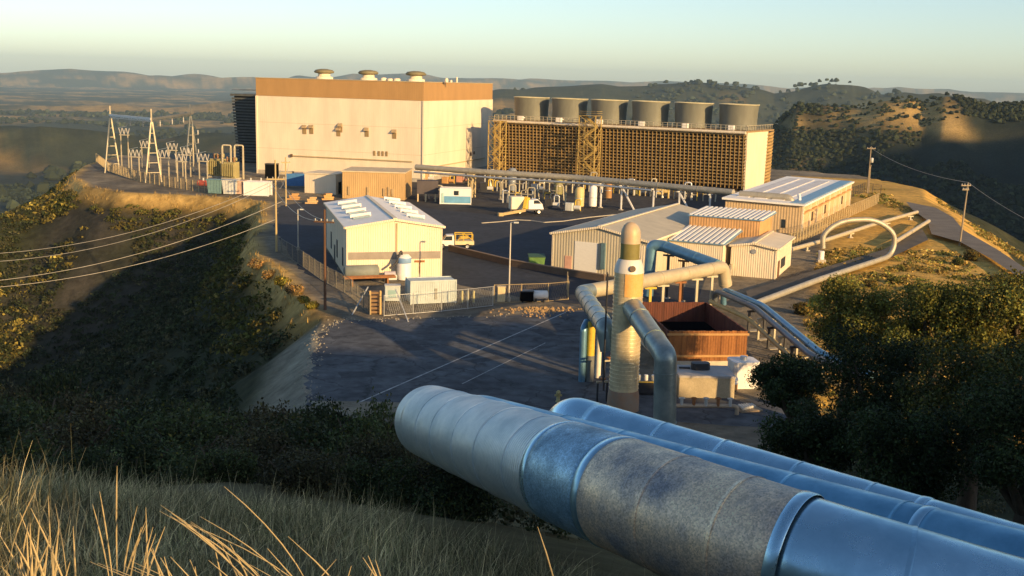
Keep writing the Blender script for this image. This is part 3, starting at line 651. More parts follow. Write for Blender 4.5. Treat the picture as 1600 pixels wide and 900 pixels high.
for px, br, lab in ((783, 0, 'plain steel pipe support behind the boom truck'), (885, 0, 'steel pipe support beside the pump cluster at the stair tower'), (940, 0, 'slim pipe support left of the first raking brace'),
                    (972, 3.2, 'raking braced pipe support rising behind the workshop roof'), (1022, 0, 'slim pipe support between the two raking braces'), (1062, 3.0, 'raking braced pipe support behind the ribbed annex'), (1110, 0, 'slim pipe support at the end of the ribbed annex')):
    q = on_rack(px)
    t = support(lab, q.x, q.y, RZ-.85, 1.5, RKA, WHITE if px > 930 else STEEL, 0)
    if br:
        e = q+Vector((2.6, -1.6, 0)); MB().bar((q.x, q.y, RZ-1.0), (e.x, e.y, .1), .26).build('brace', WHITE, t, True)
def pylon(label, x, y, h, wd, mat, rz=0.):
    t = thing('lattice_pylon', label, 'pylon', (x, y, 0), rz); b = MB()
    for s in (-1, 1):
        for q in (-1, 1): MB().box(s*wd/2-.1, s*wd/2+.1, q*wd/2-.1, q*wd/2+.1, 0, h).build('leg', mat, t)
    n = max(3, int(h/1.1))
    for k in range(n):
        z0, z1 = h*k/n, h*(k+1)/n
        for s in (-1, 1): b.bar((-wd/2*(1 if k % 2 else -1), s*(wd/2+.11), z0), (wd/2*(1 if k % 2 else -1), s*(wd/2+.11), z1), .09); b.bar((s*(wd/2+.11), -wd/2, z1), (s*(wd/2+.11), wd/2, z1), .09)
    b.build('lattice', mat, t); MB().cbox((0, 0, h), wd+.5, wd+.5, .22).build('cap_plate', mat, t); return t
q = on_rack(738); pylon('pale square lattice pylon under the left end of the steam main', q.x, q.y, 4.85, 1.1, M('pale_yellow_steel', (.62, .50, .28), .6), RKA)
q = on_rack(1152); pylon('pale lattice pylon where the steam main meets the office block', q.x, q.y-.3, 4.9, 1.3, M('pale_yellow_steel', (.62, .50, .28), .6), RKA)
# twin pipes passing the office front and dropping at its corner
o0 = W(1156, 303, 5.9); o1 = W(1238, 309, 5.9)
pipe('crossover_pipe', 'upper grey pipe passing the office front and turning down at its corner', [o0, o1, Vector((o1.x, o1.y, -.3))], .62, GREYP, 1.4, rings=6)
u0 = W(1150, 317, 4.3); u1 = W(1232, 321, 4.3)
pipe('crossover_pipe', 'lower pale pipe ending in an elbow below the grey office pipe', [u0, u1, Vector((u1.x, u1.y+.2, 2.2))], .5, BEIGEP, 1.0, rings=6)
d1 = o1+Vector((1.5, .6, 0)); pipe('drop_pipe', 'white vertical pipe hugging the office corner beside the grey drop', [Vector((d1.x, d1.y, -.3)), Vector((d1.x, d1.y, 5.6)), Vector((d1.x+.1, d1.y+1.2, 6.3))], .3, WHITE, .6)
for px, l in ((1172, 'steel post carrying the twin pipes before the office left end'), (1204, 'steel post carrying the twin pipes before the office middle')):
    q = W(px, 318, 4.3); support(l, q.x, q.y-.1, 5.1, 1.2, RKA)
# ------------------------------------------------------------------ steam separator and its ducts
VX = WY(973, 640, 83); VB = Vector((VX.x, 83.0, 0)); R0 = 1.13
vs = thing('steam_separator', 'tall banded steam separator vessel with orange patch and domed stack on top', 'vessel', VB)
VM = M('separator_cladding', (.80, .67, .42), .36, .55, var=.14, scale=1.2, fine=.08)
MB().lathe([(R0, 1.6), (R0, 11.0)], (0, 0, 0), 40).build('shell', VM, vs)
b = MB()
for k in range(29):
    z = 1.75+k*.315; b.lathe([(R0, z-.02), (R0+.035, z), (R0, z+.02)], (0, 0, 0), 40)
b.build('hoop_band', VM, vs)['kind'] = 'stuff'
b = MB(); n = 14; A0, A1 = -math.pi*.5-.35, -math.pi*.5+1.15
vv = []; ff = []
for k in range(n+1):
    t = A0+(A1-A0)*k/n
    for z in (9.15, 10.9): vv.append(((R0+.035)*math.cos(t), (R0+.035)*math.sin(t), z))
for k in range(n): ff.append((2*k, 2*k+2, 2*k+3, 2*k+1))
b.add(vv, ff, True); b.build('orange_panel', M('orange_insulation', (.72, .34, .07), .6, col2=(.66, .42, .16), scale=.9, fine=.1), vs)
MB().lathe([(R0+.03, 10.92), (R0*.98, 11.3), (R0*.84, 11.75), (.80, 11.95)], (0, 0, 0), 40).build('shoulder', M('pale_shoulder', (.70, .66, .58), .5, .1, var=.1), vs)
MB().lathe([(.74, 11.9), (.74, 13.15)], (0, 0, 0), 32).build('neck', M('olive_neck', (.22, .19, .06), .6, var=.2), vs)
MB().lathe([(.77, 13.15), (.77, 13.75), (.72, 14.15), (.55, 14.5), (.32, 14.7), (.01, 14.78)], (0, 0, 0), 32).build('dome', M('dome_cladding', (.50, .44, .33), .5, .1, col2=(.58, .38, .20), scale=.7), vs)
for t, z in ((-1.45, 11.25),):
    MB().cyl((.9*math.cos(t), .9*math.sin(t), z), (1.22*math.cos(t), 1.22*math.sin(t), z+.1), .24, n=14).build('nozzle', M('port_dark', (.12, .08, .05), .6), vs)
MB().lathe([(R0+.15, 0), (R0+.1, 1.2), (R0, 1.62)], (0, 0, 0), 40).build('skirt', M('skirt_rust', (.30, .24, .18), .8, col2=(.36, .20, .11), scale=1.), vs)
for k in range(4):
    t = -1.2+k*.75; 
MB().box(-R0-.55, -R0-.48, -.35, .35, 2, 2.1).bar((-R0-.5, -.35, 2), (-R0-.5, -.35, 10.8), .07).bar((-R0-.5, .35, 2), (-R0-.5, .35, 10.8), .07).build('ladder', DSTEEL, vs)
# right hand duct leaving the vessel towards the camera and dropping
da = Vector((VB.x+.25, 82.4, 8.35)); db = WY(1040, 556, 74.5); 
pipe('outlet_duct', 'green grey duct slanting from the separator and dropping to the ground on its right', [da, db, Vector((db.x+.25, db.y-.1, -.5))], .80, GREENP, .45, 24, rings=3.6)
# left hand duct
dl = W(915, 456, 4.7); dv = Vector((VB.x-1.0, 83.2, 6.3))
p1 = W(1126, 418, 4.9)
pipe('header_duct', 'broad beige header duct rising to the right behind the separator', [dl, p1+Vector((.3, .4, 0)), p1+Vector((.9, 1.0, -2.2))], .74, BEIGEP, .6, 22, rings=4.5)
pipe('inlet_duct', 'green grey duct running from the beige header elbow into the separator side', [dl+Vector((.55, .5, .0)), dl+Vector((-.35, -.6, .05)), WY(946, 512, 84.5), WY(948, 516, 84.2)+Vector((.3, 0, -1.6))], .76, GREENP, .4, 22, rings=3.5)
# bluish pipe arriving from the workshop side
e0 = W(1032, 384, 6.2)
pipe('condensate_pipe', 'bluish pipe descending from an elbow to the beige header duct', [Vector((e0.x-1.2, e0.y+.4, .0)), Vector((e0.x-1.0, e0.y+.4, 6.2)), e0+Vector((.3, 0, .0)), p1+Vector((-.4, -.2, .25))], .68, BLUEP, .6, 20, rings=5)
for px, py, h, l in ((1010, 470, 3.7, 'yellow steel post under the beige header near the separator'), (1030, 466, 3.8, 'pale steel post under the beige header at the wooden tank corner'), (1058, 462, 3.9, 'brown steel post under the middle of the beige header'), (1086, 458, 4.0, 'pale steel post under the right part of the beige header'), (1112, 452, 4.1, 'olive steel post at the upper end of the beige header')):
    k = (px-915)/(1126-915); q = dl+(p1-dl)*k
    support(l, q.x, q.y, q.z-.95, .9, .2, {1010: YELLOW, 1058: RUST}.get(px, STEEL))
for px, h, l in ((1046, 5.3, 'dark post under the upper end of the bluish pipe'), (1070, 5.0, 'brown post under the middle of the bluish pipe'), (1094, 4.6, 'dark post under the lower end of the bluish pipe')):
    k = (px-1032)/(1126-1032); q = e0+(p1-e0)*k; support(l, q.x, q.y, q.z-.9, .9, -.4, RUST if px == 1070 else DSTEEL)
mv = thing('air_cooler', 'dark ribbed air cooler box beside the bluish pipe elbow', 'machine', (W(1008, 425).x, W(1008, 425).y, 0), .2)
MB().cbox((0, 0, .4), 2.6, 2.2, 2.6, 0, .3).build('body', M('dark_blue_grey', (.07, .10, .13), .5, ribs=.2), mv)
for s in (-.9, .9): MB().box(s-.12, s+.12, -.8, .8, 0, .4).build('foot', DSTEEL, mv)
# redwood tank
P = [W(1045, 517, 3.5), W(1168, 517, 3.5)]; L, rz = basis(P[0], P[1])
wt = thing('redwood_tank', 'open topped rectangular redwood tank of vertical planks with dark interior', 'tank', (P[0].x, P[0].y, 0), rz)
TD = 13.0
b = MB(); npl = 30
for k in range(npl):
    x = L*k/npl; jj = rng.uniform(-.02, .02); b.box(x+.01, x+L/npl-.01, -.06+jj, .06+jj, .75, 3.5+rng.uniform(-.03, .03))
b.build('front_wall', REDWOOD, wt)
for nm, xx in (('side_wall', 0.0), ('side_wall', L)):
    b = MB()
    for k in range(46):
        y = .07+(TD-.14)*k/46; jj = rng.uniform(-.02, .02); b.box(xx-.06+jj, xx+.06+jj, y+.01, y+(TD-.14)/46-.01, .75, 3.5+rng.uniform(-.03, .03))
    b.build(nm, DREDWOOD, wt)
b = MB()
for k in range(npl):
    x = L*k/npl; jj = rng.uniform(-.02, .02); b.box(x+.01, x+L/npl-.01, TD-.06+jj, TD+.06+jj, .75, 3.5+rng.uniform(-.03, .03))
b.build('back_wall', DREDWOOD, wt)
MB().box(-.14, L+.14, -.14, -.07, 3.1, 3.3).box(-.14, L+.14, -.14, -.07, 1.1, 1.3).build('stiffener', M('pale_wood', (.46, .26, .10), .8), wt)
MB().box(-.2, L+.2, -.2, TD+.2, .05, .74).build('base', M('pale_concrete', (.56, .48, .36), .85, var=.15, fine=.1), wt)
MB().box(.1, L-.1, .1, TD-.1, .76, 1.5).build('tank_floor', BLACK, wt)
# equipment at the separator foot
def boxy(name, label, cat, x, y, rz, sx, sy, h, mat, lid=None, lmat=None, z=0., b_=.06, feet=False):
    t = thing(name, label, cat, (x, y, z), rz)
    MB().cbox((0, 0, .15 if feet else 0), sx, sy, h, 0, b_).build('body', mat, t)
    if feet:
        for s in (-1, 1): MB().box(s*sx*.36-.1, s*sx*.36+.1, -sy*.4, sy*.4, 0, .15).build('foot', DSTEEL, t)
    if lid: MB().cbox((0, 0, h+(.15 if feet else 0)), sx+.1, sy+.1, lid, 0, b_).build('lid', lmat or mat, t)
    return t
q = Gp(1060, 622); q2 = Gp(1142, 618)
vt = boxy('concrete_vault', 'low beige concrete vault with grey lid in front of the redwood tank', 'vault', (q.x+q2.x)/2, q.y+1.9, .02, 4.6, 3.4, 1.7, M('vault_concrete', (.42, .35, .23), .85, var=.16, fine=.12), .18, M('vault_lid', (.44, .41, .38), .8))
MB().cbox((-.2, .4, 1.9), 1.5, .9, .55, .1, .2).build('hatch', DSTEEL, vt); MB().cbox((-1.5, .5, 1.9), .9, .25, .12).build('rail', DSTEEL, vt)
q = Gp(1156, 606); t = boxy('white_tank', 'bright white square tank right of the concrete vault', 'tank', q.x+.3, q.y+.7, .15, 2.2, 2.0, 2.1, WHITE, .2, WHITE, 0, .25)
MB().cyl((0, 0, 2.3), (0, 0, 2.6), .3).build('cap', GALV, t)
q = Gp(1137, 612); t = boxy('pump_skid', 'small orange and white pump on a skid between vault and white tank', 'pump', q.x+.25, q.y+.2, .4, 1.1, .7, .5, M('orange_box', (.56, .30, .10), .6), .1, WHITE, 0, .1, True)
MB().cyl((-.6, 0, .9), (.6, 0, .9), .26).build('motor', WHITE, t)
q = Gp(1100, 648); t = thing('pipe_manifold', 'low pale pipe manifold with valves in front of the concrete vault', 'manifold', (q.x, q.y, 0), .05)
MB().tube([(-2.4, 0, 0), (-2.4, 0, .7), (2.6, .1, .7), (2.6, .1, 0)], .17, 10, .4).build('header', M('pale_rust', (.50, .38, .26), .6, .2), t)
for k in range(5):
    x = -1.8+k*.95; MB().cyl((x, 0, .7), (x, 0, 1.25), .13).cyl((x-.22, 0, 1.3), (x+.22, 0, 1.3), .05).lathe([(.22, 1.28), (.26, 1.32), (.22, 1.36)], (x, 0, 0), 12).build('valve', (OFFWH, RUST, OFFWH, RUST, OFFWH)[k], t)
q = Gp(1168, 640); t = boxy('junk_pallet', 'pallet of pale pipe fittings near the tree on the right of the vault', 'pallet', q.x, q.y, .3, 1.9, 1.5, .14, M('pallet_wood', (.36, .27, .17), .85))
for k in range(6): MB().cyl((-.7+.25*k, -.6+.1*k, .14+.12), (-.5+.22*k, .5, .14+.12), .11).build('fitting', OFFWH, t)
# tall pipes and posts round the vessel
q = Gp(990, 640); pipe('vent_pipe', 'slim yellow vertical pipe right of the separator shell', [Vector((q.x-.1, q.y+.4, 0)), Vector((q.x-.1, q.y+.4, 5.4))], .22, YELLOW, 0, 12)
q = Gp(934, 590); pipe('vent_pipe', 'slim white vertical pipe left of the separator under the green duct', [Vector((q.x, q.y, 0)), Vector((q.x, q.y, 4.9)), Vector((q.x+.2, q.y+.2, 5.3))], .24, M('white_pipe', (.70, .66, .56), .5), .3, 12)
q = Gp(921, 596); t = thing('vent_pipe', 'yellow vertical pipe with dark lower half left of the separator', 'pipe', (q.x, q.y, 0))
MB().cyl((0, 0, 2.3), (0, 0, 5.2), .33, n=14).build('upper_cladding', YELLOW, t); MB().cyl((0, 0, 0), (0, 0, 2.3), .35, n=14).build('lower_cladding', M('dark_grey_clad', (.16, .17, .16), .6), t)
q = Gp(909, 596); pipe('vent_pipe', 'bluish shaded vertical pipe furthest left of the separator pipes', [Vector((q.x, q.y, 0)), Vector((q.x, q.y, 4.7)), Vector((q.x+.3, q.y+1, 5.0))], .3, BLUEP, .4, 12)
for px, py, h, l in ((950, 610, 2.5, 'dark steel frame left of the separator skirt'), (940, 628, 1.6, 'low steel stand in front of the separator skirt')):
    q = Gp(px, py); t = thing('valve_stand', l, 'stand', (q.x, q.y, 0), .3)
    for s in (-.4, .4): MB().box(s-.06, s+.06, -.06, .06, 0, h).build('leg', DSTEEL, t)
    MB().box(-.5, .5, -.1, .1, h, h+.12).build('beam', STEEL, t); MB().lathe([(.0, h+.3), (.3, h+.3), (.3, h+.36), (0, h+.36)], (0, 0, 0), 14).cyl((0, 0, h+.1), (0, 0, h+.32), .05).build('handwheel', RUST, t)
q = Gp(1020, 618); t = boxy('control_skid', 'dark control skid with yellow rail between separator and dropping duct', 'machine', q.x-.2, q.y+.8, .05, 2.6, 1.6, .9, DSTEEL, 0, None, 0, .05, True)
MB().box(-1.35, 1.35, -.9, -.82, 1.1, 1.2).build('rail', YELLOW, t)
for k in range(4): MB().cyl((-.9+.6*k, .1, 1.05), (-.9+.6*k, .1, 1.5), .16).build('gauge', (GALV, WHITE, GALV, RUST)[k], t)
q = Gp(872, 628); t = thing('hydrant', 'short yellow hydrant standing alone on the dark yard before the pipes', 'hydrant', (q.x, q.y, 0))
MB().lathe([(.22, 0), (.22, .08), (.15, .1), (.15, .65), (.19, .7), (.17, .85), (.08, .95), (.01, .97)], (0, 0, 0), 16).build('body', M('dull_yellow', (.42, .36, .16), .6), t); MB().cyl((-.3, 0, .55), (.3, 0, .55), .08).build('outlet', M('dull_yellow', (.42, .36, .16), .6), t)
# ------------------------------------------------------------------ pipe runs to the right
def gz(p, dz): return Vector((p.x, p.y, tz(p.x, p.y)+dz))
r1 = [p1+Vector((.5, .4, -3.6)), gz(Gp(1142, 428), 1.3), gz(Gp(1215, 409), 1.3), gz(Gp(1290, 388), 1.3), gz(Gp(1362, 362), 1.3), gz(Gp(1432, 342), 1.3)]
r1[0].z = 1.3
pipe('field_pipe', 'upper pale field pipe running from the header duct to the far bend of the track', r1, .33, BEIGEP, 2, rings=7)
r2 = [gz(Gp(1398, 388), 1.2), gz(Gp(1450, 356), 1.2)]
pipe('field_pipe', 'short field pipe continuing right of the expansion loop to the service road', r2, .35, BEIGEP, 2, rings=5)
k1 = gz(Gp(1285, 412), .9); k2 = gz(Gp(1388, 413), .9)
lp = [gz(Gp(1180, 486), .9), gz(Gp(1280, 447), .9), gz(Gp(1352, 424), .9), Vector((k2.x, k2.y, k2.z)), k2+Vector((.9, .6, 1.5)), k2+Vector((.6, .5, 3.6)), k2*.75+k1*.25+Vector((0, .2, 5.5)), k2*.25+k1*.75+Vector((0, .2, 5.3)), k1+Vector((-.3, 0, 3.4)), k1+Vector((-.1, 0, 1.2))]
pipe('expansion_loop', 'pipe rising into a big upright expansion loop above the dry grass', lp, .37, GREYP, 1.9, rings=6)
t = boxy('anchor_block', 'white cylinder and anchor at the left foot of the expansion loop', 'anchor', k1.x-.3, k1.y-.1, 0, 1.2, 1.2, .6, CONC, z=k1.z-1.0)
MB().cyl((0, 0, .6), (0, 0, 1.8), .45).build('cylinder', WHITE, t)
for i, (f, l) in enumerate(((.12, 'low footing under the upper field pipe nearest the header duct'), (.32, 'low footing under the upper field pipe before the loop'), (.55, 'low footing under the upper field pipe behind the loop'), (.78, 'low footing under the upper field pipe right of the loop'), (.95, 'low footing under the far end of the upper field pipe'))):
    a = r1[1]; c = r1[-1]; q = a+(c-a)*f; zz = tz(q.x, q.y); support(l, q.x, q.y, .62, .9, .3, STEEL, z=zz)
# pipe bundle falling to the lower right
s0 = W(1130, 452, 2.6); s1 = W(1192, 478, 2.6); s2 = W(1282, 552, 2.4)
pipe('bundle_pipe', 'blue grey pipe on top of the bundle falling towards the oak trees', [s0+Vector((.2, .3, -1.8)), s0, s1, s2, s2+Vector((3, -5, -.6))], .34, BLUEP, 1.2, rings=6)
off = Vector((-.95, -.35, -.1))
pipe('bundle_pipe', 'darker second pipe beside the blue grey bundle pipe', [s0+off+Vector((.1, .5, -1.8)), s0+off, s1+off, s2+off, s2+off+Vector((3, -5, -.6))], .30, M('dark_clad', (.16, .18, .20), .45, .4), 1.2, rings=6)
off2 = Vector((-1.5, -.7, -1.3))
pipe('bundle_pipe', 'lower yellowish pipe beneath the bundle falling towards the trees', [s0+off2, s1+off2, s2+off2, s2+off2+Vector((3, -5, -.6))], .24, M('yellowish_clad', (.52, .38, .15), .5), 1.2)
for k in range(6):
    f = k/5.; q = s1+(s2-s1)*f+Vector((-.6, -.3, 0))
    support('steel trestle under the falling pipe bundle, %s' % ('uppermost', 'second from the top', 'third from the top', 'third from the bottom', 'second from the bottom', 'lowest by the oaks')[k], q.x, q.y, 2.1, 1.9, .35, STEEL if k % 2 else DSTEEL, two=True, z=tz(q.x, q.y)-.1)
# ------------------------------------------------------------------ foreground pipes
def spangle(name, col, col2, rough, sc):
    m = bpy.data.materials.new(name); m.use_nodes = True; t = m.node_tree; N = t.nodes; L = t.links; b = N['Principled BSDF']
    tc = N.new('ShaderNodeTexCoord'); vo = N.new('ShaderNodeTexVoronoi'); vo.inputs['Scale'].default_value = 58; L.new(tc.outputs['Object'], vo.inputs['Vector'])
    n = N.new('ShaderNodeTexNoise'); n.inputs['Scale'].default_value = sc; n.inputs['Detail'].default_value = 7; n.inputs['Roughness'].default_value = .72; L.new(tc.outputs['Object'], n.inputs['Vector'])
    cr = N.new('ShaderNodeValToRGB'); e = cr.color_ramp.elements; e[0].position = .38; e[0].color = (*col2, 1); e[1].position = .62; e[1].color = (*col, 1); L.new(n.outputs['Fac'], cr.inputs[0])
    hs = N.new('ShaderNodeHueSaturation'); mr = N.new('ShaderNodeMapRange'); mr.inputs[3].default_value = .72; mr.inputs[4].default_value = 1.28
    sp = N.new('ShaderNodeSeparateColor'); L.new(vo.outputs['Color'], sp.inputs[0]); L.new(sp.outputs[0], mr.inputs[0]); L.new(mr.outputs[0], hs.inputs['Value']); L.new(cr.outputs[0], hs.inputs['Color']); L.new(hs.outputs[0], b.inputs['Base Color'])
    m2 = N.new('ShaderNodeMapRange'); m2.inputs[1].default_value = .35; m2.inputs[2].default_value = .65; m2.inputs[3].default_value = rough+.22; m2.inputs[4].default_value = rough-.06; L.new(n.outputs['Fac'], m2.inputs[0]); L.new(m2.outputs[0], b.inputs['Roughness'])
    b.inputs['Metallic'].default_value = .5
    bn = N.new('ShaderNodeBump'); bn.inputs['Strength'].default_value = .12; bn.inputs['Distance'].default_value = .02; L.new(n.outputs['Fac'], bn.inputs['Height']); L.new(bn.outputs[0], b.inputs['Normal']); return m
def clad(name, col, rough, met, wave, dirt):
    """aluminium cladding with fine hoop corrugation along local z"""
    m = bpy.data.materials.new(name); m.use_nodes = True; t = m.node_tree; N = t.nodes; L = t.links; b = N['Principled BSDF']
    tc = N.new('ShaderNodeTexCoord'); n = N.new('ShaderNodeTexNoise'); n.inputs['Scale'].default_value = 1.3; n.inputs['Detail'].default_value = 7; n.inputs['Roughness'].default_value = .7; L.new(tc.outputs['Object'], n.inputs['Vector'])
    cr = N.new('ShaderNodeValToRGB'); e = cr.color_ramp.elements; e[0].position = .36; e[0].color = (*dirt, 1); e[1].position = .62; e[1].color = (*col, 1); L.new(n.outputs['Fac'], cr.inputs[0]); L.new(cr.outputs[0], b.inputs['Base Color'])
    b.inputs['Metallic'].default_value = met
    m2 = N.new('ShaderNodeMapRange'); m2.inputs[1].default_value = .3; m2.inputs[2].default_value = .7; m2.inputs[3].default_value = rough+.12; m2.inputs[4].default_value = rough-.05; L.new(n.outputs['Fac'], m2.inputs[0]); L.new(m2.outputs[0], b.inputs['Roughness'])
    dn = N.new('ShaderNodeTexNoise'); dn.inputs['Scale'].default_value = 2.4; dn.inputs['Detail'].default_value = 2; L.new(tc.outputs['Object'], dn.inputs['Vector'])
    b1 = N.new('ShaderNodeBump'); b1.inputs['Strength'].default_value = .5; b1.inputs['Distance'].default_value = .04; L.new(dn.outputs['Fac'], b1.inputs['Height'])
    if wave:
        sx = N.new('ShaderNodeSeparateXYZ'); L.new(tc.outputs['Object'], sx.inputs[0]); ml = N.new('ShaderNodeMath'); ml.operation = 'MULTIPLY'; ml.inputs[1].default_value = 2*math.pi/wave; L.new(sx.outputs[2], ml.inputs[0])
        sn = N.new('ShaderNodeMath'); sn.operation = 'SINE'; L.new(ml.outputs[0], sn.inputs[0]); b2 = N.new('ShaderNodeBump'); b2.inputs['Strength'].default_value = .5; b2.inputs['Distance'].default_value = .012
        L.new(sn.outputs[0], b2.inputs['Height']); L.new(b1.outputs[0], b2.inputs['Normal']); L.new(b2.outputs[0], b.inputs['Normal'])
    else: L.new(b1.outputs[0], b.inputs['Normal'])
    return m
CL1 = clad('pale_cladding', (.70, .77, .77), .40, .68, .055, (.50, .59, .61))
CL2 = clad('smooth_cladding', (.46, .70, .84), .26, .84, 0, (.32, .55, .70))
CL3 = clad('old_cladding', (.24, .50, .68), .36, .80, 0, (.15, .36, .52))
SPG = spangle('spangled_galvanised', (.92, .70, .46), (.30, .30, .31), .44, .95)
SPG2 = spangle('dark_spangled_galvanised', (.32, .52, .66), (.15, .27, .36), .36, 1.6)
def big_pipe(label, P, Q, r, secs, endpts, nseg=48):
    """straight pipe from P to Q in sections; local z of every section lies along the axis"""
    P = Vector(P); Q = Vector(Q); d = (Q-P).normalized(); L = (Q-P).length
    o = thing('steam_pipe', label, 'pipe', P); o.rotation_mode = 'QUATERNION'; o.rotation_quaternion = d.to_track_quat('Z', 'Y')
    for (a, c, mat, rr) in secs:
        a = min(a, L); c = min(c, L); n = 24; prof = [(rr, a+(c-a)*k/n) for k in range(n+1)]
        s = MB().lathe(prof, (0, 0, 0), nseg).lathe([(rr, a), (rr-.05, a)], (0, 0, 0), nseg).lathe([(rr-.05, c), (rr, c)], (0, 0, 0), nseg).build('pipe_section', mat, o)
        MB().lathe([(rr+.001, c-.05), (rr+.016, c-.045), (rr+.018, c), (rr+.016, c+.045), (rr+.001, c+.05)], (0, 0, 0), nseg).build('joint_band', CL2, s)
        k = a+1.05; b = MB()
        while k < c-.3: b.lathe([(rr, k-.02), (rr+.007, k), (rr, k+.02)], (0, 0, 0), nseg); k += 1.05
        if len(b.v): b.build('seam', mat, s)
    if endpts:
        m = parent_matrix(o).inverted()
        MB().tube([m @ Vector(e) for e in endpts], r, nseg, 1.6).build('elbow', secs[0][2], o)
    return o
def frames(P):
    u = None; out = []
    for i in range(len(P)):
        d = (P[min(i+1, len(P)-1)]-P[max(i-1, 0)]).normalized()
        if u is None: u = d.cross(Vector((0, 0, 1))).normalized()
        u = (u-d*u.dot(d)).normalized(); out.append((d, u, d.cross(u)))
    return out
def resample(pts, br, step):
    P = smooth_path(pts, br, 12); out = [P[0]]; acc = 0
    for a, c in zip(P[:-1], P[1:]):
        L = (c-a).length; t = step-acc
        while t <= L: out.append(a+(c-a)*(t/L)); t += step
        acc = (acc+L) % step
    return out
def clad_pipe(label, pts, br, r, secs, elbow, n=56, seam=1.05):
    """clad steam pipe along a bent centre line; sections are cut by arc length, each with joint band and lap seams"""
    st = .15; P = resample(pts, br, st); Fm = frames(P); d0 = (P[1]-P[0]).normalized()
    o = thing('steam_pipe', label, 'pipe', P[0]); o.rotation_mode = 'QUATERNION'; o.rotation_quaternion = d0.to_track_quat('Z', 'Y'); im = parent_matrix(o).inverted()
    ang = [2*math.pi*j/n for j in range(n)]; cs_ = [(math.cos(t), math.sin(t)) for t in ang]
    def ring(i, rr, sh=0.): d, u, v = Fm[i]; return [im @ (P[i]+d*sh+(u*c+v*s_)*rr) for c, s_ in cs_]
    def skin(rings): return [x for q in rings for x in q], [(k*n+j, k*n+(j+1) % n, (k+1)*n+(j+1) % n, (k+1)*n+j) for k in range(len(rings)-1) for j in range(n)]
    for (a, c, mat, rr) in secs:
        i0 = min(int(a/st), len(P)-2); i1 = min(int(c/st), len(P)-1)
        rs_ = [ring(i0, rr-.06)]+[ring(i, rr) for i in range(i0, i1+1)]+[ring(i1, rr-.06)]
        s_ = MB().add(*skin(rs_), True).build('pipe_section', mat, o)
        MB().add(*skin([ring(i1, rr+.001, -.07), ring(i1, rr+.012, -.06), ring(i1, rr+.014, 0), ring(i1, rr+.012, .06), ring(i1, rr+.001, .07)]), True).build('joint_band', CL2, s_)
        k = a+seam; b = MB()
        while k < c-.25:
            i = min(int(k/st), len(P)-1); b.add(*skin([ring(i, rr, -.05), ring(i, rr+.010, -.012), ring(i, rr+.010, 0), ring(i, rr, .004)]), False); k += seam*rng.uniform(.82, 1.2)
        if b.v: b.build('lap_seam', mat, s_)['kind'] = 'stuff'
    MB().tube([im @ Vector(e) for e in elbow], r, n, 1.6).build('elbow', secs[0][2], o); return o
A_P = [Vector((-1.72, 20, 18.72)).lerp(WY(884, 738, 13.3), .17), WY(884, 738, 13.3), WY(1232, 872, 10.3), WY(1700, 1016, 9.5), WY(2500, 1250, 8.6)]
RA = .66; a0 = A_P[0]; ad = (A_P[1]-A_P[0]).normalized(); LA1 = (A_P[1]-A_P[0]).length; LA2 = LA1+(A_P[2]-A_P[1]).length
clad_pipe('nearest big steam pipe with a pale end section and brown spangled middle', A_P, 2.2, RA,
          [(0, LA1-.1, CL1, RA), (LA1-.1, LA1+1.1, SPG2, RA+.012), (LA1+1.1, LA2-.1, SPG, RA+.018), (LA2-.1, 40, CL2, RA-.004)],
          [a0+ad*.02, a0-ad*.5, a0-ad*.5+Vector((.15, 2.0, -.85)), a0-ad*.5+Vector((.5, 9.0, -3.7))])
Bp, Bq = WY(912, 706, 17.5), WY(1618, 904, 12.2); bd_ = (Bq-Bp).normalized(); b0 = Bp-bd_*2.0
clad_pipe('bluish middle steam pipe just behind the nearest one', [b0, Bp, Bq, Bq+bd_*8], 0, .52, [(0, 8, CL3, .52), (8, 14, CL3, .524), (14, 40, CL2, .52)],
          [b0+bd_*.02, b0-bd_*.8, b0-bd_*.8+Vector((.1, 3.0, -1.15)), b0-bd_*.8+Vector((.2, 8.0, -3.4))], 48, 1.5)
Cp, Cq = WY(928, 672, 19.0), WY(1618, 886, 13.9); cd_ = (Cq-Cp).normalized()
clad_pipe('pale blue steam pipe furthest back of the foreground three with a rounded end', [Cp, Cq, Cq+cd_*9], 0, .50, [(0, 6, CL2, .50), (6, 40, CL2, .503)],
          [Cp+cd_*.02, Cp-cd_*.6, Cp-cd_*.6+Vector((.2, 1.8, -1.0)), Cp-cd_*.6+Vector((.4, 6.0, -4.2))], 44, 1.5)
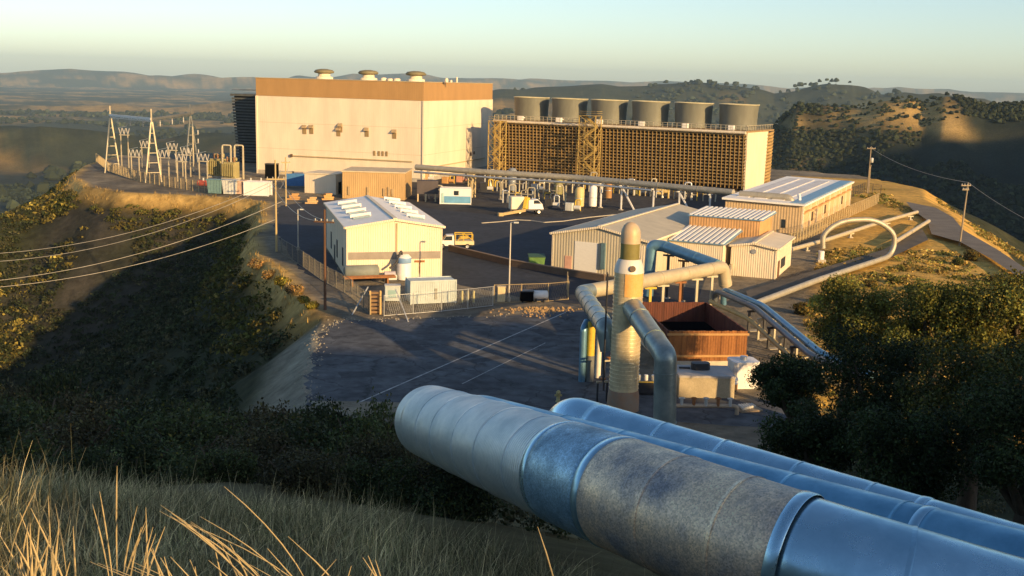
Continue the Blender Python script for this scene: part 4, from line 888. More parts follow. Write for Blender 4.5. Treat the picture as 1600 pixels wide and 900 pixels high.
# ------------------------------------------------------------------ fences
def fence(label, pts, h=2.2, mat=None, step=3.0, fill=True, z=None, group=None, pr=.055, wr=.008):
    pts = [Vector((p[0], p[1], 0)) for p in pts]; mat = mat or GALV
    Ptot = sum((b-a).length for a, b in zip(pts[:-1], pts[1:])); n = max(2, int(Ptot/step)); Q = []
    for k in range(n+1):
        s = Ptot*k/n; i = 0
        while i < len(pts)-2 and s > (pts[i+1]-pts[i]).length+1e-6: s -= (pts[i+1]-pts[i]).length; i += 1
        d = pts[i+1]-pts[i]; q = pts[i]+d*min(s/d.length, 1); q.z = tz(q.x, q.y) if z is None else z; Q.append(q)
    t = thing('chain_link_fence', label, 'fence', Q[0], 0, group)
    for q in Q: MB().cyl(q-Vector((0, 0, .3)), q+Vector((0, 0, h)), pr, n=6).build('post', mat, t, True)
    r = MB(); m = MB()
    for a, b in zip(Q[:-1], Q[1:]):
        for zz in (.06, h-.06): r.cyl(a+Vector((0, 0, zz)), b+Vector((0, 0, zz)), .03, n=5)
        k = int((b-a).length/.22)
        for j in range(1, k):
            q = a+(b-a)*j/k; q2 = a+(b-a)*min(j+2.6, k)/k
            if fill: m.bar(q+Vector((0, 0, .08)), q2+Vector((0, 0, h-.08)), wr); m.bar(q2+Vector((0, 0, .08)), q+Vector((0, 0, h-.08)), wr)
    r.build('rail', mat, t, True)
    if fill: m.build('mesh', mat, t, True)['kind'] = 'stuff'
    return t
GOLDF = M('weathered_fence', (.46, .36, .20), .6, .3)
fence('galvanised fence along the back of the dark yard before the white container', [Gp(600, 494), Gp(700, 486), Gp(770, 478)], 2.3)
fence('sunlit fence section round the black and white tanks beside the light pole', [Gp(772, 474), Gp(888, 470), Gp(886, 452)], 2.2, GOLDF)
fence('fence climbing the left edge of the plant past the brown pole to the utility pole', [Gp(578, 492), Gp(545, 462), Gp(505, 440), Gp(470, 415), Gp(440, 396)], 2.2, M('dull_fence', (.24, .22, .17), .7, .3))
fence('golden fence curving round the front of the substation', [Gp(150, 252), Gp(170, 268), Gp(215, 283), Gp(262, 292), Gp(330, 303)], 2.4, GOLDF, 2.4, pr=.10, wr=.014)
fence('fence along the right side of the plant between office block and field pipes', [Gp(1165, 416), Gp(1235, 388), Gp(1300, 354), Gp(1372, 318)], 2.4, GOLDF, 2.2, pr=.09, wr=.014)
fence('dark fence behind the office block at the plateau edge', [Gp(1318, 314), Gp(1350, 300), Gp(1376, 304)], 2.4, DSTEEL)
t = thing('gate_brace', 'pair of pale raking struts propping the fence in front of the white container', 'strut', Gp(627, 500))
MB().bar(Gp(618, 478)+Vector((0, 0, 1.9)), Gp(638, 503), .1).build('strut', OFFWH, t, True); MB().bar(Gp(575, 470)+Vector((0, 0, 1.6)), Gp(550, 492), .1).build('strut', OFFWH, t, True)
q = Gp(586, 490); t = thing('timber_crib', 'sunlit timber crib stack beside the fence corner', 'crib', (q.x, q.y, 0), .2)
for s in (-.55, .55): MB().box(s-.09, s+.09, -.5, -.32, 0, 2.6).build('post', M('crib_gold', (.55, .38, .16), .8), t)
b = MB()
for k in range(6): b.box(-.7, .7, -.30, .5, .1+.42*k, .34+.42*k)
b.build('slat', M('crib_brown', (.24, .15, .08), .85), t)
# retaining wall between upper road and lower yard
def lowwall(name, label, pts, h, wdt, mat, cat):
    P = [Vector((p[0], p[1], 0)) for p in pts]; t = thing(name, label, cat, P[0]); b = MB()
    for a, c in zip(P[:-1], P[1:]): b.bar(a+Vector((0, 0, h/2-.05)), c+Vector((0, 0, h/2-.05)), wdt, h)
    b.build('wall_body', mat, t, True); c = MB()
    for a, d in zip(P[:-1], P[1:]): c.bar(a+Vector((0, 0, h-.02)), d+Vector((0, 0, h-.02)), wdt+.12, .1)
    c.build('coping', M('coping_brown', (.26, .19, .13), .85), t, True); return t
lowwall('retaining_wall', 'low brown retaining wall from the truck down to the separator', [Gp(702, 392), Gp(800, 416), Gp(868, 428), Gp(945, 440)], .9, .35, M('wall_brown', (.13, .095, .07), .9, fine=.2), 'wall')
lowwall('retaining_wall', 'pale low wall under the fence from the header duct up towards the office block', [Gp(1142, 424), Gp(1190, 405), Gp(1240, 380), Gp(1290, 354)], .7, .4, M('wall_pale', (.48, .38, .22), .85, fine=.2), 'wall')
k = MB()
kp = [Gp(752, 349), Gp(780, 347), Gp(808, 344), Gp(830, 345), Gp(850, 348), Gp(880, 346), Gp(920, 340), Gp(980, 334)]
for a, c in zip(kp[:-1], kp[1:]): k.bar(a+Vector((0, 0, .06)), c+Vector((0, 0, .06)), .25, .14)
k.build('kerb', CONC)['kind'] = 'structure'
# ------------------------------------------------------------------ containers, tanks and small things in the near yard
A = Gp(641, 476); B = Gp(713, 473); L, rz = basis(A, B)
def container(label, A, rz, L, D, H, mat, cat='container', name='shipping_container'):
    t = thing(name, label, cat, A, rz); MB().box(.08, L-.08, .04, D-.04, .16, H-.08).build('body', mat, t); b = MB()
    n = int(L/.28)
    for k in range(n): x = .14+(L-.28)*k/n; b.box(x, x+.13, -.0, .038, .3, H-.22)
    b.build('corrugation', mat, t)['kind'] = 'stuff'
    f = MB()
    for zz in (0.06, H-.2): f.box(0, L, -.03, .1, zz, zz+.2); f.box(0, L, D-.1, D+.03, zz, zz+.2)
    for xx in (0, L-.14):
        for yy in (-.04, D-.10): f.box(xx-.01, xx+.15, yy, yy+.14, 0, H)
    f.build('frame', mat, t)
    for s in (.28, .62): MB().cyl((L+.04, D*s, .25), (L+.04, D*s, H-.25), .035, n=6).build('locking_bar', GALV, t)
    return t
ct1 = container('weathered white shipping container standing behind the yard fence', A, rz, L, 2.44, 2.7, M('container_white', (.55, .60, .58), .55, col2=(.40, .47, .46), scale=1.1, streak=2))
MB().box(L*.52, L*.58, -.035, -.032, .5, 1.75).build('stain', M('stain', (.28, .27, .22), .8), ct1)
A2 = Gp(600, 472); wb = boxy('equipment_cabinet', 'small white equipment box left of the white container', 'cabinet', A2.x+.9, A2.y+.6, .1, 1.75, 1.2, 1.7, M('container_white', (.55, .60, .58), .55), .08, OFFWH, 0, .06, True)
MB().box(-.5, .4, -.63, -.605, .6, 1.4).build('door', M('cab_door', (.30, .45, .45), .5), wb)
for i, (px, l) in enumerate(((722, 'left'), (731, 'middle'), (740, 'right'))):
    q = Gp(px, 474); o = thing('bollard', 'yellow bollard %s of the three beside the white container' % l, 'bollard', (q.x, q.y, 0), 0, 'bollards beside the container')
    MB().lathe([(.13, 0), (.13, 1.35), (.1, 1.45), (.01, 1.5)], (0, 0, 0), 12).build('post', M('pale_yellow', (.50, .44, .20), .6), o); MB().cyl((0, 0, 0), (0, 0, .12), .2).build('base', DCONC, o)
q = Gp(563, 436); t = thing('storage_tank', 'long low grey green tank lying against the warehouse corner', 'tank', (q.x, q.y-.9, 0), rz)
MB().tube([(-1.9, 0, 1.1), (-1.75, 0, 1.1), (2.3, 0, 1.1), (2.45, 0, 1.1)], [.6, .85, .85, .6], 20).build('body', M('tank_green', (.20, .22, .20), .6), t)
for x in (-1.2, 1.6): MB().box(x-.15, x+.15, -.6, .6, 0, .5).build('saddle', DSTEEL, t)
q = Gp(632, 436); t = thing('chemical_tank', 'white chemical tank with blue band and dark pipe before the warehouse', 'tank', (q.x, q.y-.6, 0), .2)
MB().lathe([(.9, .1), (.9, 2.9), (.6, 3.25), (.01, 3.3)], (0, 0, 0), 22).build('body', WHITE, t); MB().lathe([(.91, 2.2), (.925, 2.25), (.925, 2.85), (.91, 2.9)], (0, 0, 0), 22).build('band', M('band_blue', (.22, .36, .56), .5), t)
MB().tube([(-.3, -.2, 3.2), (-.4, -.3, 3.9), (-1.0, -.5, 2.2), (-1.9, -.6, 1.6)], .14, 10, .5).build('pipe', DSTEEL, t)
q = Gp(612, 436); t = thing('pump_skid', 'white pump housing left of the chemical tank at the warehouse', 'pump', (q.x, q.y-1.3, 0), .3)
MB().cbox((0, 0, .2), 1.5, 1, .6, 0, .15).build('body', OFFWH, t); MB().cyl((-.8, 0, .9), (.6, 0, .9), .34).build('motor', M('violet_grey', (.42, .38, .42), .5), t); MB().box(-.9, .9, -.6, .6, 0, .2).build('base', DSTEEL, t)
q = Gp(575, 445); t = thing('rusty_pipe_rack', 'rack of rusty pipes along the foot of the warehouse front', 'rack', (q.x, q.y-.3, 0), rz)
for s in (-2, 2.4): MB().box(s-.1, s+.1, -.6, .6, 0, .9).build('stand', RUST, t)
for k in range(4): MB().cyl((-3, -.5+.33*k, 1.02), (3.4, -.5+.33*k, 1.02), .13).build('pipe', RUST, t)
q = Gp(824, 470); t = boxy('black_tank', 'small black box tank inside the sunlit fence section', 'tank', q.x-.1, q.y-.6, .1, 1.5, 1.1, 1.1, BLACK, .1, DSTEEL, 0, .1, True)
q = Gp(845, 470); t = thing('white_tank', 'small white horizontal tank right of the black box tank', 'tank', (q.x-.1, q.y-.7, 0), .1)
MB().tube([(-.9, 0, .85), (-.8, 0, .85), (.8, 0, .85), (.9, 0, .85)], [.3, .5, .5, .3], 18).build('body', WHITE, t)
for x in (-.5, .5): MB().box(x-.08, x+.08, -.4, .4, 0, .45).build('saddle', DSTEEL, t)
q = Gp(783, 472); t = boxy('switch_cabinet', 'pale yellow cabinet at the foot of the light pole', 'cabinet', q.x, q.y+.5, 0, .9, .7, 1.7, M('pale_cab', (.72, .58, .34), .6), .08)
q = Gp(838, 418); db_ = thing('dumpster', 'green dumpster on the dark road left of the workshop', 'dumpster', (q.x, q.y, 0), .1)
MB().extr([(-.95, 0, .2), (.95, 0, .2), (1.1, 0, 1.5), (-1.1, 0, 1.5)], (0, -.8, 0), (0, .8, 0)).build('body', GREENB, db_); MB().extr([(-1.15, -.85, 1.5), (1.15, -.85, 1.5), (1.15, .85, 1.75), (-1.15, .85, 1.75)], (0, 0, 0), (0, 0, .08)).build('lid', M('dark_green', (.05, .10, .04), .5), db_)
for x in (-.7, .7): MB().cyl((x, -.5, .1), (x, -.4, .1), .1).build('caster', RUBBER, db_)
rb = MB()
for k in range(300):
    p = Gp(842+rng.normal()*28, 483+abs(rng.normal())*6-2); s = rng.uniform(.06, .30)
    vs_ = [(p.x+s*rng.uniform(.6, 1)*math.cos(t+rng.uniform(-.2, .2)), p.y+s*rng.uniform(.6, 1)*math.sin(t), -.05) for t in np.arange(5)*1.256]
    rb.add(vs_+[(p.x+rng.uniform(-.1, .1), p.y+rng.uniform(-.1, .1), s*rng.uniform(.5, 1))], [(i, (i+1) % 5, 5) for i in range(5)])
rb.build('rubble', M('rubble_gold', (.40, .26, .12), .9, var=.3, scale=2))['kind'] = 'stuff'
# ------------------------------------------------------------------ vehicles
def wheel(t, x, y, r=.42, w_=.26):
    s = 1 if y > 0 else -1
    o = MB().lathe([(r*.6, -w_/2), (r, -w_/2+.03), (r, w_/2-.03), (r*.6, w_/2)], (0, 0, 0), 18); o.v = [(x+a, y+c, r+b_) for a, b_, c in o.v]
    wv = o.build('wheel', RUBBER, t); k = MB().lathe([(.01, w_/2-.04), (r*.6, w_/2-.02)], (0, 0, 0), 14); k.v = [(x+a, y+s*c, r+b_) for a, b_, c in k.v]; k.build('rim', GALV, wv)
q = Gp(712, 388); tr = thing('service_truck', 'white service truck with yellow crane rack parked right of the warehouse', 'truck', (q.x, q.y, 0), .12)
MB().box(-2.7, 2.6, -.45, .45, .45, .65).build('chassis', DSTEEL, tr)
cb = MB().extr([(-2.9, 0, .5), (-2.95, 0, 1.15), (-2.0, 0, 1.3), (-1.45, 0, 2.05), (-.35, 0, 2.1), (-.3, 0, .5)], (0, -.95, 0), (0, .95, 0)).build('cab', WHITE, tr)
MB().extr([(-1.93, 0, 1.34), (-1.50, 0, 1.95), (-.6, 0, 1.98), (-.6, 0, 1.34)], (0, -.965, 0), (0, .965, 0)).build('window', GLASS, cb)
MB().extr([(-2.0, -.8, 1.34), (-1.5, -.8, 2.0), (-1.5, .8, 2.0), (-2.0, .8, 1.34)], (-.03, 0, .02), (.0, 0, .0)).build('windscreen', GLASS, cb)
for y in (-.65, .65): MB().cyl((-2.97, y, .9), (-2.93, y, .9), .13).build('headlight', OFFWH, cb)
MB().box(-.2, 2.7, -1, 1, .7, 1.25).build('service_body', M('cream_body', (.66, .56, .34), .5), tr)
b = MB()
for x in (-.1, 1.1, 2.5):
    for y in (-.9, .9): b.box(x-.05, x+.05, y-.05, y+.05, 1.25, 2.3)
for y in (-.9, .9): b.box(-.15, 2.55, y-.05, y+.05, 2.25, 2.35)
b.bar((.2, -.9, 1.3), (1.4, .9, 2.3), .1).bar((2.4, .9, 1.3), (1.2, -.9, 2.3), .1); b.build('rack', YELLOW, tr)
MB().cyl((.5, .2, 1.6), (1.9, -.1, 1.75), .3).build('hose_reel', M('gold_reel', (.55, .38, .10), .5), tr)
for x in (-2.1, 1.7):
    for y in (-.9, .9): wheel(tr, x, y)
q = Gp(822, 334); bl = thing('boom_truck', 'white truck with a yellow folded boom resting its jib on the kerb', 'boom truck', (q.x, q.y, 0), .25)
MB().box(-3.4, 3.2, -.9, .9, .7, 1.0).build('chassis', DSTEEL, bl)
MB().cbox((-2.0, 0, 1.0), 2.6, 2.2, 2.4, 0, .15).build('box_body', M('box_white', (.72, .66, .50), .5), bl)
cb = MB().extr([(.2, 0, 1.0), (.2, 0, 2.7), (2.0, 0, 2.9), (2.9, 0, 2.0), (3.2, 0, 1.0)], (0, -1.05, 0), (0, 1.05, 0)).build('cab', WHITE, bl)
MB().extr([(2.05, 0, 2.75), (2.72, 0, 2.05), (1.2, 0, 2.05), (1.2, 0, 2.7)], (0, -1.06, 0), (0, 1.06, 0)).build('window', GLASS, cb)
MB().bar((-.2, -.6, 3.2), (-1.1, -2.6, 1.2), .55, .6).build('boom', YELLOW, bl); jb = MB().bar((-.9, -2.6, 1.0), (-5.6, -3.4, .35), .5, .5).build('jib', M('tan_jib', (.48, .34, .15), .6), bl)
MB().cbox((0, -.4, 1.0), 1.0, 1.0, 2.2, 0, .1).build('turret', YELLOW, bl); MB().cbox((-5.9, -3.4, .02), 1.0, .9, .6, .1, .1).build('basket', M('tan_jib', (.48, .34, .15), .6), jb)
for x in (-2.6, -1.5, 2.3):
    for y in (-.95, .95): wheel(bl, x, y, .5, .3)
# ------------------------------------------------------------------ clutter under the pipe rack
q = Gp(687, 319); B = Gp(736, 320); L, rz = basis(q, B)
sc_ = container('white and blue portable unit left of the pale lattice pylon', q, rz, L, 3.2, 3.3, WHITE, 'portable unit', 'portable_unit')
MB().box(.9, L-.1, -.06, -.033, .3, 1.7).build('blue_panel', M('panel_blue', (.14, .34, .52), .5), sc_); MB().box(.35, .8, -.06, -.033, .3, 2.3).build('door', M('door_teal', (.36, .56, .52), .5), sc_)
MB().box(L*.45, L*.6, -.06, -.033, 1.9, 2.8).build('window', GLASS, sc_)
q = Gp(668, 315); cn = thing('carport', 'dark shaded lean-to on pale posts beside the warehouse rear', 'carport', (q.x, q.y, 0), .1)
MB().box(-2.2, 2.2, 0, 3, 1.6, 4.3).build('shed_body', M('dark_shed', (.09, .075, .075), .7), cn)
for x in (-2, -.4, 1.6): MB().box(x-.14, x+.14, -.15, .13, 0, 1.58).build('post', M('pale_post', (.62, .48, .28), .6), cn)
def vert_tank(label, px, py, r, h, mat, cap=None):
    q = Gp(px, py); t = thing('process_tank', label, 'tank', (q.x, q.y, 0))
    MB().lathe([(r, .4), (r, h), (r*.7, h+r*.45), (.01, h+r*.6)], (0, 0, 0), 18).build('shell', mat, t)
    for k in range(3): MB().box(r*.8*math.cos(k*2.1)-.1, r*.8*math.cos(k*2.1)+.1, r*.8*math.sin(k*2.1)-.1, r*.8*math.sin(k*2.1)+.1, 0, .6).build('leg', DSTEEL, t)
    MB().lathe([(r, h*.5), (r+.05, h*.5+.06), (r, h*.5+.12)], (0, 0, 0), 18).build('band', cap or GALV, t); return t
vert_tank('pale yellow upright tank right of the boom truck under the main', 905, 325, .95, 3.8, M('paleyel', (.60, .46, .20), .5))
vert_tank('white upright tank left of the slim pipe support', 926, 325, .8, 4.2, WHITE)
vert_tank('olive upright tank under the steam main near the stair tower', 872, 306, 1.0, 4.4, M('olive_tank', (.24, .22, .09), .5))
vert_tank('grey upright tank in the shade behind the boom truck', 800, 300, 1.0, 5.0, M('grey_tank', (.22, .24, .26), .5))
vert_tank('rust brown upright tank behind the white upright tank', 950, 312, .8, 4.0, M('brown_tank', (.36, .20, .08), .6))
for i, (px, py, l, mt) in enumerate(((700, 288, 'orange brown machine skid above the portable unit', M('orange_box', (.56, .30, .10), .6)), (668, 284, 'tan machine skid beside the right end of the tan shed', TAN), (722, 286, 'reddish machine skid left of the pale pylon', M('reddish', (.50, .24, .15), .6)), (760, 300, 'dark machine skid behind the first plain pipe support', DSTEEL),
                                    (840, 300, 'grey machine skid behind the boom truck cab', GALV), (862, 326, 'dark pump skid on the kerb right of the boom truck', DSTEEL), (895, 331, 'pale pump skid among pipes below the stair tower', OFFWH), (1000, 305, 'olive machine skid between raking braces', M('olive_tank', (.24, .22, .09), .5)), (1036, 305, 'yellowish machine skid behind the annex roof', M('paleyel', (.60, .46, .20), .5)))):
    q = Gp(px, py); t = thing('machine_skid', l, 'machine', (q.x, q.y, 0), rng.uniform(-.4, .2)); hh = rng.uniform(1.2, 2.2)
    MB().box(-1.8, 1.8, -.9, .9, 0, .25).build('base', DSTEEL, t); MB().cbox((-.7, 0, .25), 1.6, 1.3, hh, 0, .12).build('housing', mt, t)
    MB().cyl((.2, 0, .9), (1.5, 0, .9), .42, n=14).build('motor', OFFWH if i % 2 else mt, t); MB().tube([(.4, .3, 1.0), (.4, .3, hh+.9), (1.4, .4, hh+.9), (1.4, .4, .3)], .14, 8, .4).build('pipe', GALV if i % 3 else YELLOW, t)
for px, py, l in ((775, 292, 'thicket of small pipes under the left end of the steam main'), (795, 300, 'pipe thicket behind the boom truck box body'), (835, 296, 'pipe thicket right of the boom truck under the steam main'), (868, 300, 'dense small pipes left of the stair tower foot'), (915, 296, 'dense small pipes right of the stair tower foot'), (960, 302, 'small pipes beside the left raking brace'), (1000, 306, 'small pipes between the two raking braces'), (1045, 310, 'small pipes behind the ribbed annex roof'), (1090, 314, 'small pipes under the right end of the steam main'), (690, 270, 'upper tan pipe loops by the right end of the tan shed'), (852, 285, 'tangle of small pipes at the stair tower foot'), (930, 300, 'low pipe loops left of the raking braces'), (806, 318, 'low pipe frame beside the boom truck box')):
    q = Gp(px, py if py > 288 else 312); t = thing('pipe_cluster', l, 'pipe cluster', (q.x, q.y, 0), -.4)
    for k in range(5):
        x = -3+k*1.4; h1 = rng.uniform(1.2, 4.2); MB().tube([(x, 0, 0), (x, 0, h1), (x+rng.uniform(.8, 1.6), .5, h1), (x+rng.uniform(.8, 1.6), .5, 0)], rng.uniform(.1, .2), 8, .4).build('pipe', (GALV, STEEL, YELLOW, GREYP, STEEL)[k], t)
    MB().box(-3.2, 3.6, -.15, .15, 2.0, 2.15).build('beam', STEEL, t)
# ------------------------------------------------------------------ poles and cables
def crossarm_pole(label, x, y, z, h, mat, arms, rz=0., xf=False, lean=0.):
    t = thing('utility_pole', label, 'utility pole', (x, y, z), rz)
    MB().cyl((0, 0, -.5), (lean, 0, h), .17, .11, 10).build('post', mat, t)
    for zz, wd in arms:
        a = MB().box(-wd/2, wd/2, -.2, -.08, zz, zz+.16).build('crossarm', mat, t); n = 4
        for k in range(n):
            xx = -wd/2+.15+(wd-.3)*k/(n-1); MB().lathe([(.05, 0), (.09, .04), (.05, .1), (.09, .15), (.03, .26)], (xx, -.14, zz+.16), 8).build('insulator', CERAM, a)
    if xf:
        MB().lathe([(.0, 0), (.36, .02), (.36, 1.1), (.2, 1.2), (0, 1.22)], (.55, 0, h-4.0), 14).build('transformer_can', OFFWH, t)
        MB().bar((0, 0, h-5.6), (.5, 0, h-4.6), .12).build('bracket', mat, t)
    return t
q = Gp(432, 393); up1 = crossarm_pole('tall sunlit utility pole at the left edge with cables to the valley', q.x, q.y, 0, 13.2, M('sunlit_pole', (.48, .36, .17), .8, streak=8), [(10.4, 2.6)], .3)
q = Gp(447, 322); up2 = crossarm_pole('shorter utility pole behind the tall sunlit one', q.x, q.y, 0, 9.5, M('sunlit_pole', (.48, .36, .17), .8), [(8.4, 1.8), (6.4, 2.4)], .3)
q = Gp(508, 484); up3 = crossarm_pole('dark brown wooden pole in front of the warehouse side wall', q.x, q.y, 0, 11.0, DWOOD, [(9.6, 2.3)], -.2)
q = Gp(1355, 302); up4 = crossarm_pole('utility pole with transformer can behind the office block', q.x, q.y, 0, 11.6, WOODP, [(11.0, 2.4)], .3, True)
MB().cyl((.55, .25, -.5), (.42, .2, 7.0), .15, .13, 8).build('stub_pole', WOODP, up4)
q = Gp(1499, 384); up5 = crossarm_pole('grey utility pole with short crossarms beside the service road', q.x, q.y, tz(q.x, q.y), 10.6, WOODP, [(10.0, 1.9), (9.3, 1.3)], .3, False, .5)
def light_pole(label, px, py, h):
    q = Gp(px, py); t = thing('light_pole', label, 'light pole', (q.x, q.y, 0)); MB().cyl((0, 0, 0), (0, 0, h), .1, .07, 10).build('post', M('pale_pole', (.60, .55, .46), .5, .3), t)
    MB().cyl((0, 0, 0), (0, 0, .5), .22, n=10).build('base', CONC, t); MB().tube([(0, 0, h-.1), (0, 0, h+.12), (.5, -.1, h+.15)], .05, 8, .1).build('arm', GALV, t); MB().cbox((.6, -.1, h+.05), .6, .28, .16, 0, .05).build('lamp_head', OFFWH, t)
light_pole('slender pale light pole at the front corner of the dark yard', 795, 471, 9.1)
light_pole('shorter light pole behind the left fence near the warehouse', 466, 391, 5.9)
def cable(label, a, b, sag, r=.03, group=None, mat=None):
    a = Vector(a); b = Vector(b); P = []
    for k in range(25): u = k/24; p = a+(b-a)*u; p.z -= sag*4*u*(1-u); P.append(p)
    o = MB().tube(P, r, 5).build('cable', mat or M('cable_metal', (.52, .48, .40), .5, .4)); return tag(o, label, 'cable', group)
lab = 'pale cables sagging from the left poles across the dark slope'
top = Vector((Gp(432, 393).x, Gp(432, 393).y, 10.7)); q2 = Vector((Gp(447, 322).x, Gp(447, 322).y, 8.6)); q3 = Vector((Gp(508, 484).x, Gp(508, 484).y, 9.8))
for i, (o, px, py, Y, sg) in enumerate(((Vector((-.9, 0, 0)), -120, 398, 150, 3.0), (Vector((0, 0, 0)), -120, 410, 150, 3.4), (Vector((.9, 0, 0)), -120, 447, 140, 2.6), (Vector((0, 0, -2.6)), -120, 455, 140, 2.4))):
    e = WY(px, py, Y); cable(('uppermost', 'second', 'third', 'lowest')[i]+' of the pale cables sagging from the left pole across the dark slope', top+o+Vector((0, 0, -.8-2.6*(i > 1))), e, sg, .035, 'cables across the left slope')
for i, dx in enumerate((-.6, .6)): cable(('farther', 'nearer')[i]+' cable between the two left utility poles', top+Vector((dx, 0, -1.6)), q2+Vector((dx, 0, -.3)), .8, .03, 'cables between the left poles')
for i, dx in enumerate((-.8, .8)): cable(('left', 'right')[i]+' cable from the brown pole to the tall sunlit pole', q3+Vector((dx, 0, 0)), top+Vector((dx, 0, -.4)), 1.4, .03, 'cables between poles by the warehouse')
t4 = Vector((Gp(1355, 302).x, Gp(1355, 302).y, 11.2)); t5 = Vector((Gp(1499, 384).x+.4, Gp(1499, 384).y, 10.6)); cable('thin cable from the transformer pole to the grey roadside pole', t4, t5, 1.2, .03, None)
cable('thin cable leaving the grey roadside pole over the dark valley', t5, WY(1760, 400, 150), 1.5, .03)
# ------------------------------------------------------------------ substation
SB = M('substation_steel', (.58, .50, .34), .55, .2); SBD = M('substation_dark_steel', (.16, .17, .17), .6, .2)
g1, g2, g3 = Gp(176, 270), Gp(240, 285), Gp(300, 268)
gt = thing('substation_gantry', 'tall pale A-frame gantry with a dark third mast standing in the substation', 'gantry', g1)
tops = []
for i, (gq, h, mt) in enumerate(((g1, 15.6, SB), (g2, 15.8, SB), (g3, 16.2, SBD))):
    b = MB(); ax = Vector((.80, .60, 0))
    for s in (-1, 1):
        b.bar(gq+ax*s*1.9+Vector((0, 0, -.2)), gq+ax*s*.15+Vector((0, 0, h-2)), .3)
    b.bar(gq+Vector((0, 0, h-2.4)), gq+Vector((0, 0, h+1.0)), .26)
    for k in range(1, 6):
        z = h*k/7; w_ = 1.9-1.75*z/(h-2); b.bar(gq-ax*w_+Vector((0, 0, z)), gq+ax*w_+Vector((0, 0, z)), .12)
    b.build('mast', mt, gt, True); tops.append(gq+Vector((0, 0, h-1.3)))
for a, c, mt in ((tops[0], tops[1], SB), (tops[1], tops[2], SBD)):
    b = MB(); b.bar(a, c, .5, .55); n = 10
    for k in range(n): u0 = a+(c-a)*k/n; u1 = a+(c-a)*(k+1)/n; b.bar(u0+Vector((0, 0, -.5 if k % 2 else 0)), u1+Vector((0, 0, 0 if k % 2 else -.5)), .1)
    b.bar(a+Vector((0, 0, -.55)), c+Vector((0, 0, -.55)), .14); b.build('beam', WHITE if mt is SB else mt, gt, True)
    for k in (.2, .5, .8):
        p = a+(c-a)*k; MB().lathe([(.08, -2.0), (.2, -1.9), (.08, -1.7), (.2, -1.5), (.08, -1.3), (.2, -1.1), (.08, -.9), (.1, -.55)], p, 10).build('insulator_string', CERAM, gt, True)
sp = thing('bus_pole', 'white insulator-hung pole with crossarms right of the substation gantry', 'pole', Gp(303, 268))
MB().bar((0, 0, 0), (0, 0, 11.5), .28).build('post', SB, sp)
for z in (4.5, 7.2, 9.4):
    a = MB().box(-1.5, 1.5, -.1, .1, z, z+.2).build('crossarm', SBD, sp)
    for x in (-1.3, 1.3): MB().lathe([(.1, 0), (.25, .1), (.1, .3), (.25, .5), (.1, .7), (.22, .9), (.05, 1.1)], (x, 0, z+.2), 10).build('insulator', CERAM, a)
def switch(label, px, py, h, rz):
    q = Gp(px, py); t = thing('disconnect_switch', label, 'switch', (q.x, q.y, 0), rz, 'disconnect switches in the substation')
    for s in (-1.1, 1.1): MB().box(s-.1, s+.1, -.1, .1, 0, h).build('leg', SB, t)
    MB().box(-1.5, 1.5, -.15, .15, h, h+.22).build('beam', SB, t)
    for s in (-1, 0, 1):
        b = MB()
        for k, e in enumerate((-1, 1)):
            p = Vector((s*1.15, 0, h+.2)); d = Vector((e*.5, 0, 1.7)); b.cyl(p, p+d, .09, n=8)
            for m_ in range(5): c = p+d*(.15+.18*m_); b.cyl(c-d*.02, c+d*.02, .15, n=8)
        b.build('insulator', CERAM, t)
    MB().bar((-1.6, 0, h+1.95), (.9, 0, h+2.5), .09).build('blade', GALV, t)
for px, py, h, l in ((212, 274, 4.4, 'low switch frame left of the second gantry mast'), (228, 262, 5.2, 'switch with V insulators behind the second gantry mast'), (258, 280, 5.0, 'V insulator switch in front of the dark valley, first right of the second mast'), (270, 270, 5.6, 'switch whose insulators stand between gantry masts two and three'), (284, 284, 4.6, 'low switch near the golden fence below the dark mast'), (292, 276, 5.2, 'V insulator switch just left of the white insulator pole'), (318, 280, 4.2, 'low switch right of the white insulator pole'), (196, 262, 8.5, 'tall switch frame between the first two gantry masts')):
    switch(l, px, py, h, -.3)
def transformer(label, px, py, s):
    q = Gp(px, py); t = thing('transformer', label, 'transformer', (q.x, q.y, 0), -.3)
    MB().cbox((0, 0, .4), 3.4*s, 2.2*s, 4.0*s, 0, .1).build('tank', XFMR, t); b = MB()
    for k in range(7): b.box(-1.6*s+k*.52*s, -1.6*s+k*.52*s+.2*s, -2.0*s, -1.15*s, .8, 4.0*s)
    b.build('radiator', XFMR, t); MB().cyl((-1.2*s, .5*s, 5.1*s), (1.2*s, .5*s, 5.1*s), .45*s).build('conservator', XFMR, t)
    for x in (-1, 0, 1): MB().lathe([(.12, 0), (.3, .1), (.12, .3), (.3, .5), (.12, .7), (.28, .9), (.05, 1.3)], (x*s, -.3*s, 4.0*s+.4), 10).build('bushing', M('bushing_brown', (.26, .14, .08), .4), t)
    MB().cbox((0, 0, 0), 4.2*s, 3*s, .4).build('plinth', CONC, t)
transformer('larger olive transformer with finned radiators left of the dark cooling tower', 342, 277, 1.05)
transformer('smaller olive transformer nearest the dark cooling tower', 362, 280, .95)
for px, l in ((355, 'pale portal frame above the transformers'), (374, 'pale portal frame nearest the dark cooling tower')):
    q = Gp(px, 280); t = thing('portal_frame', l, 'frame', (q.x, q.y, 0), -.2)
    for s in (-1.1, 1.1): MB().box(s-.16, s+.16, -.16, .16, 0, 7.6).build('post', SB, t)
    MB().tube([(-1.1, 0, 7.5), (-1.1, 0, 8.2), (1.1, 0, 8.2), (1.1, 0, 7.5)], .2, 8, .5).build('arch', SB, t)
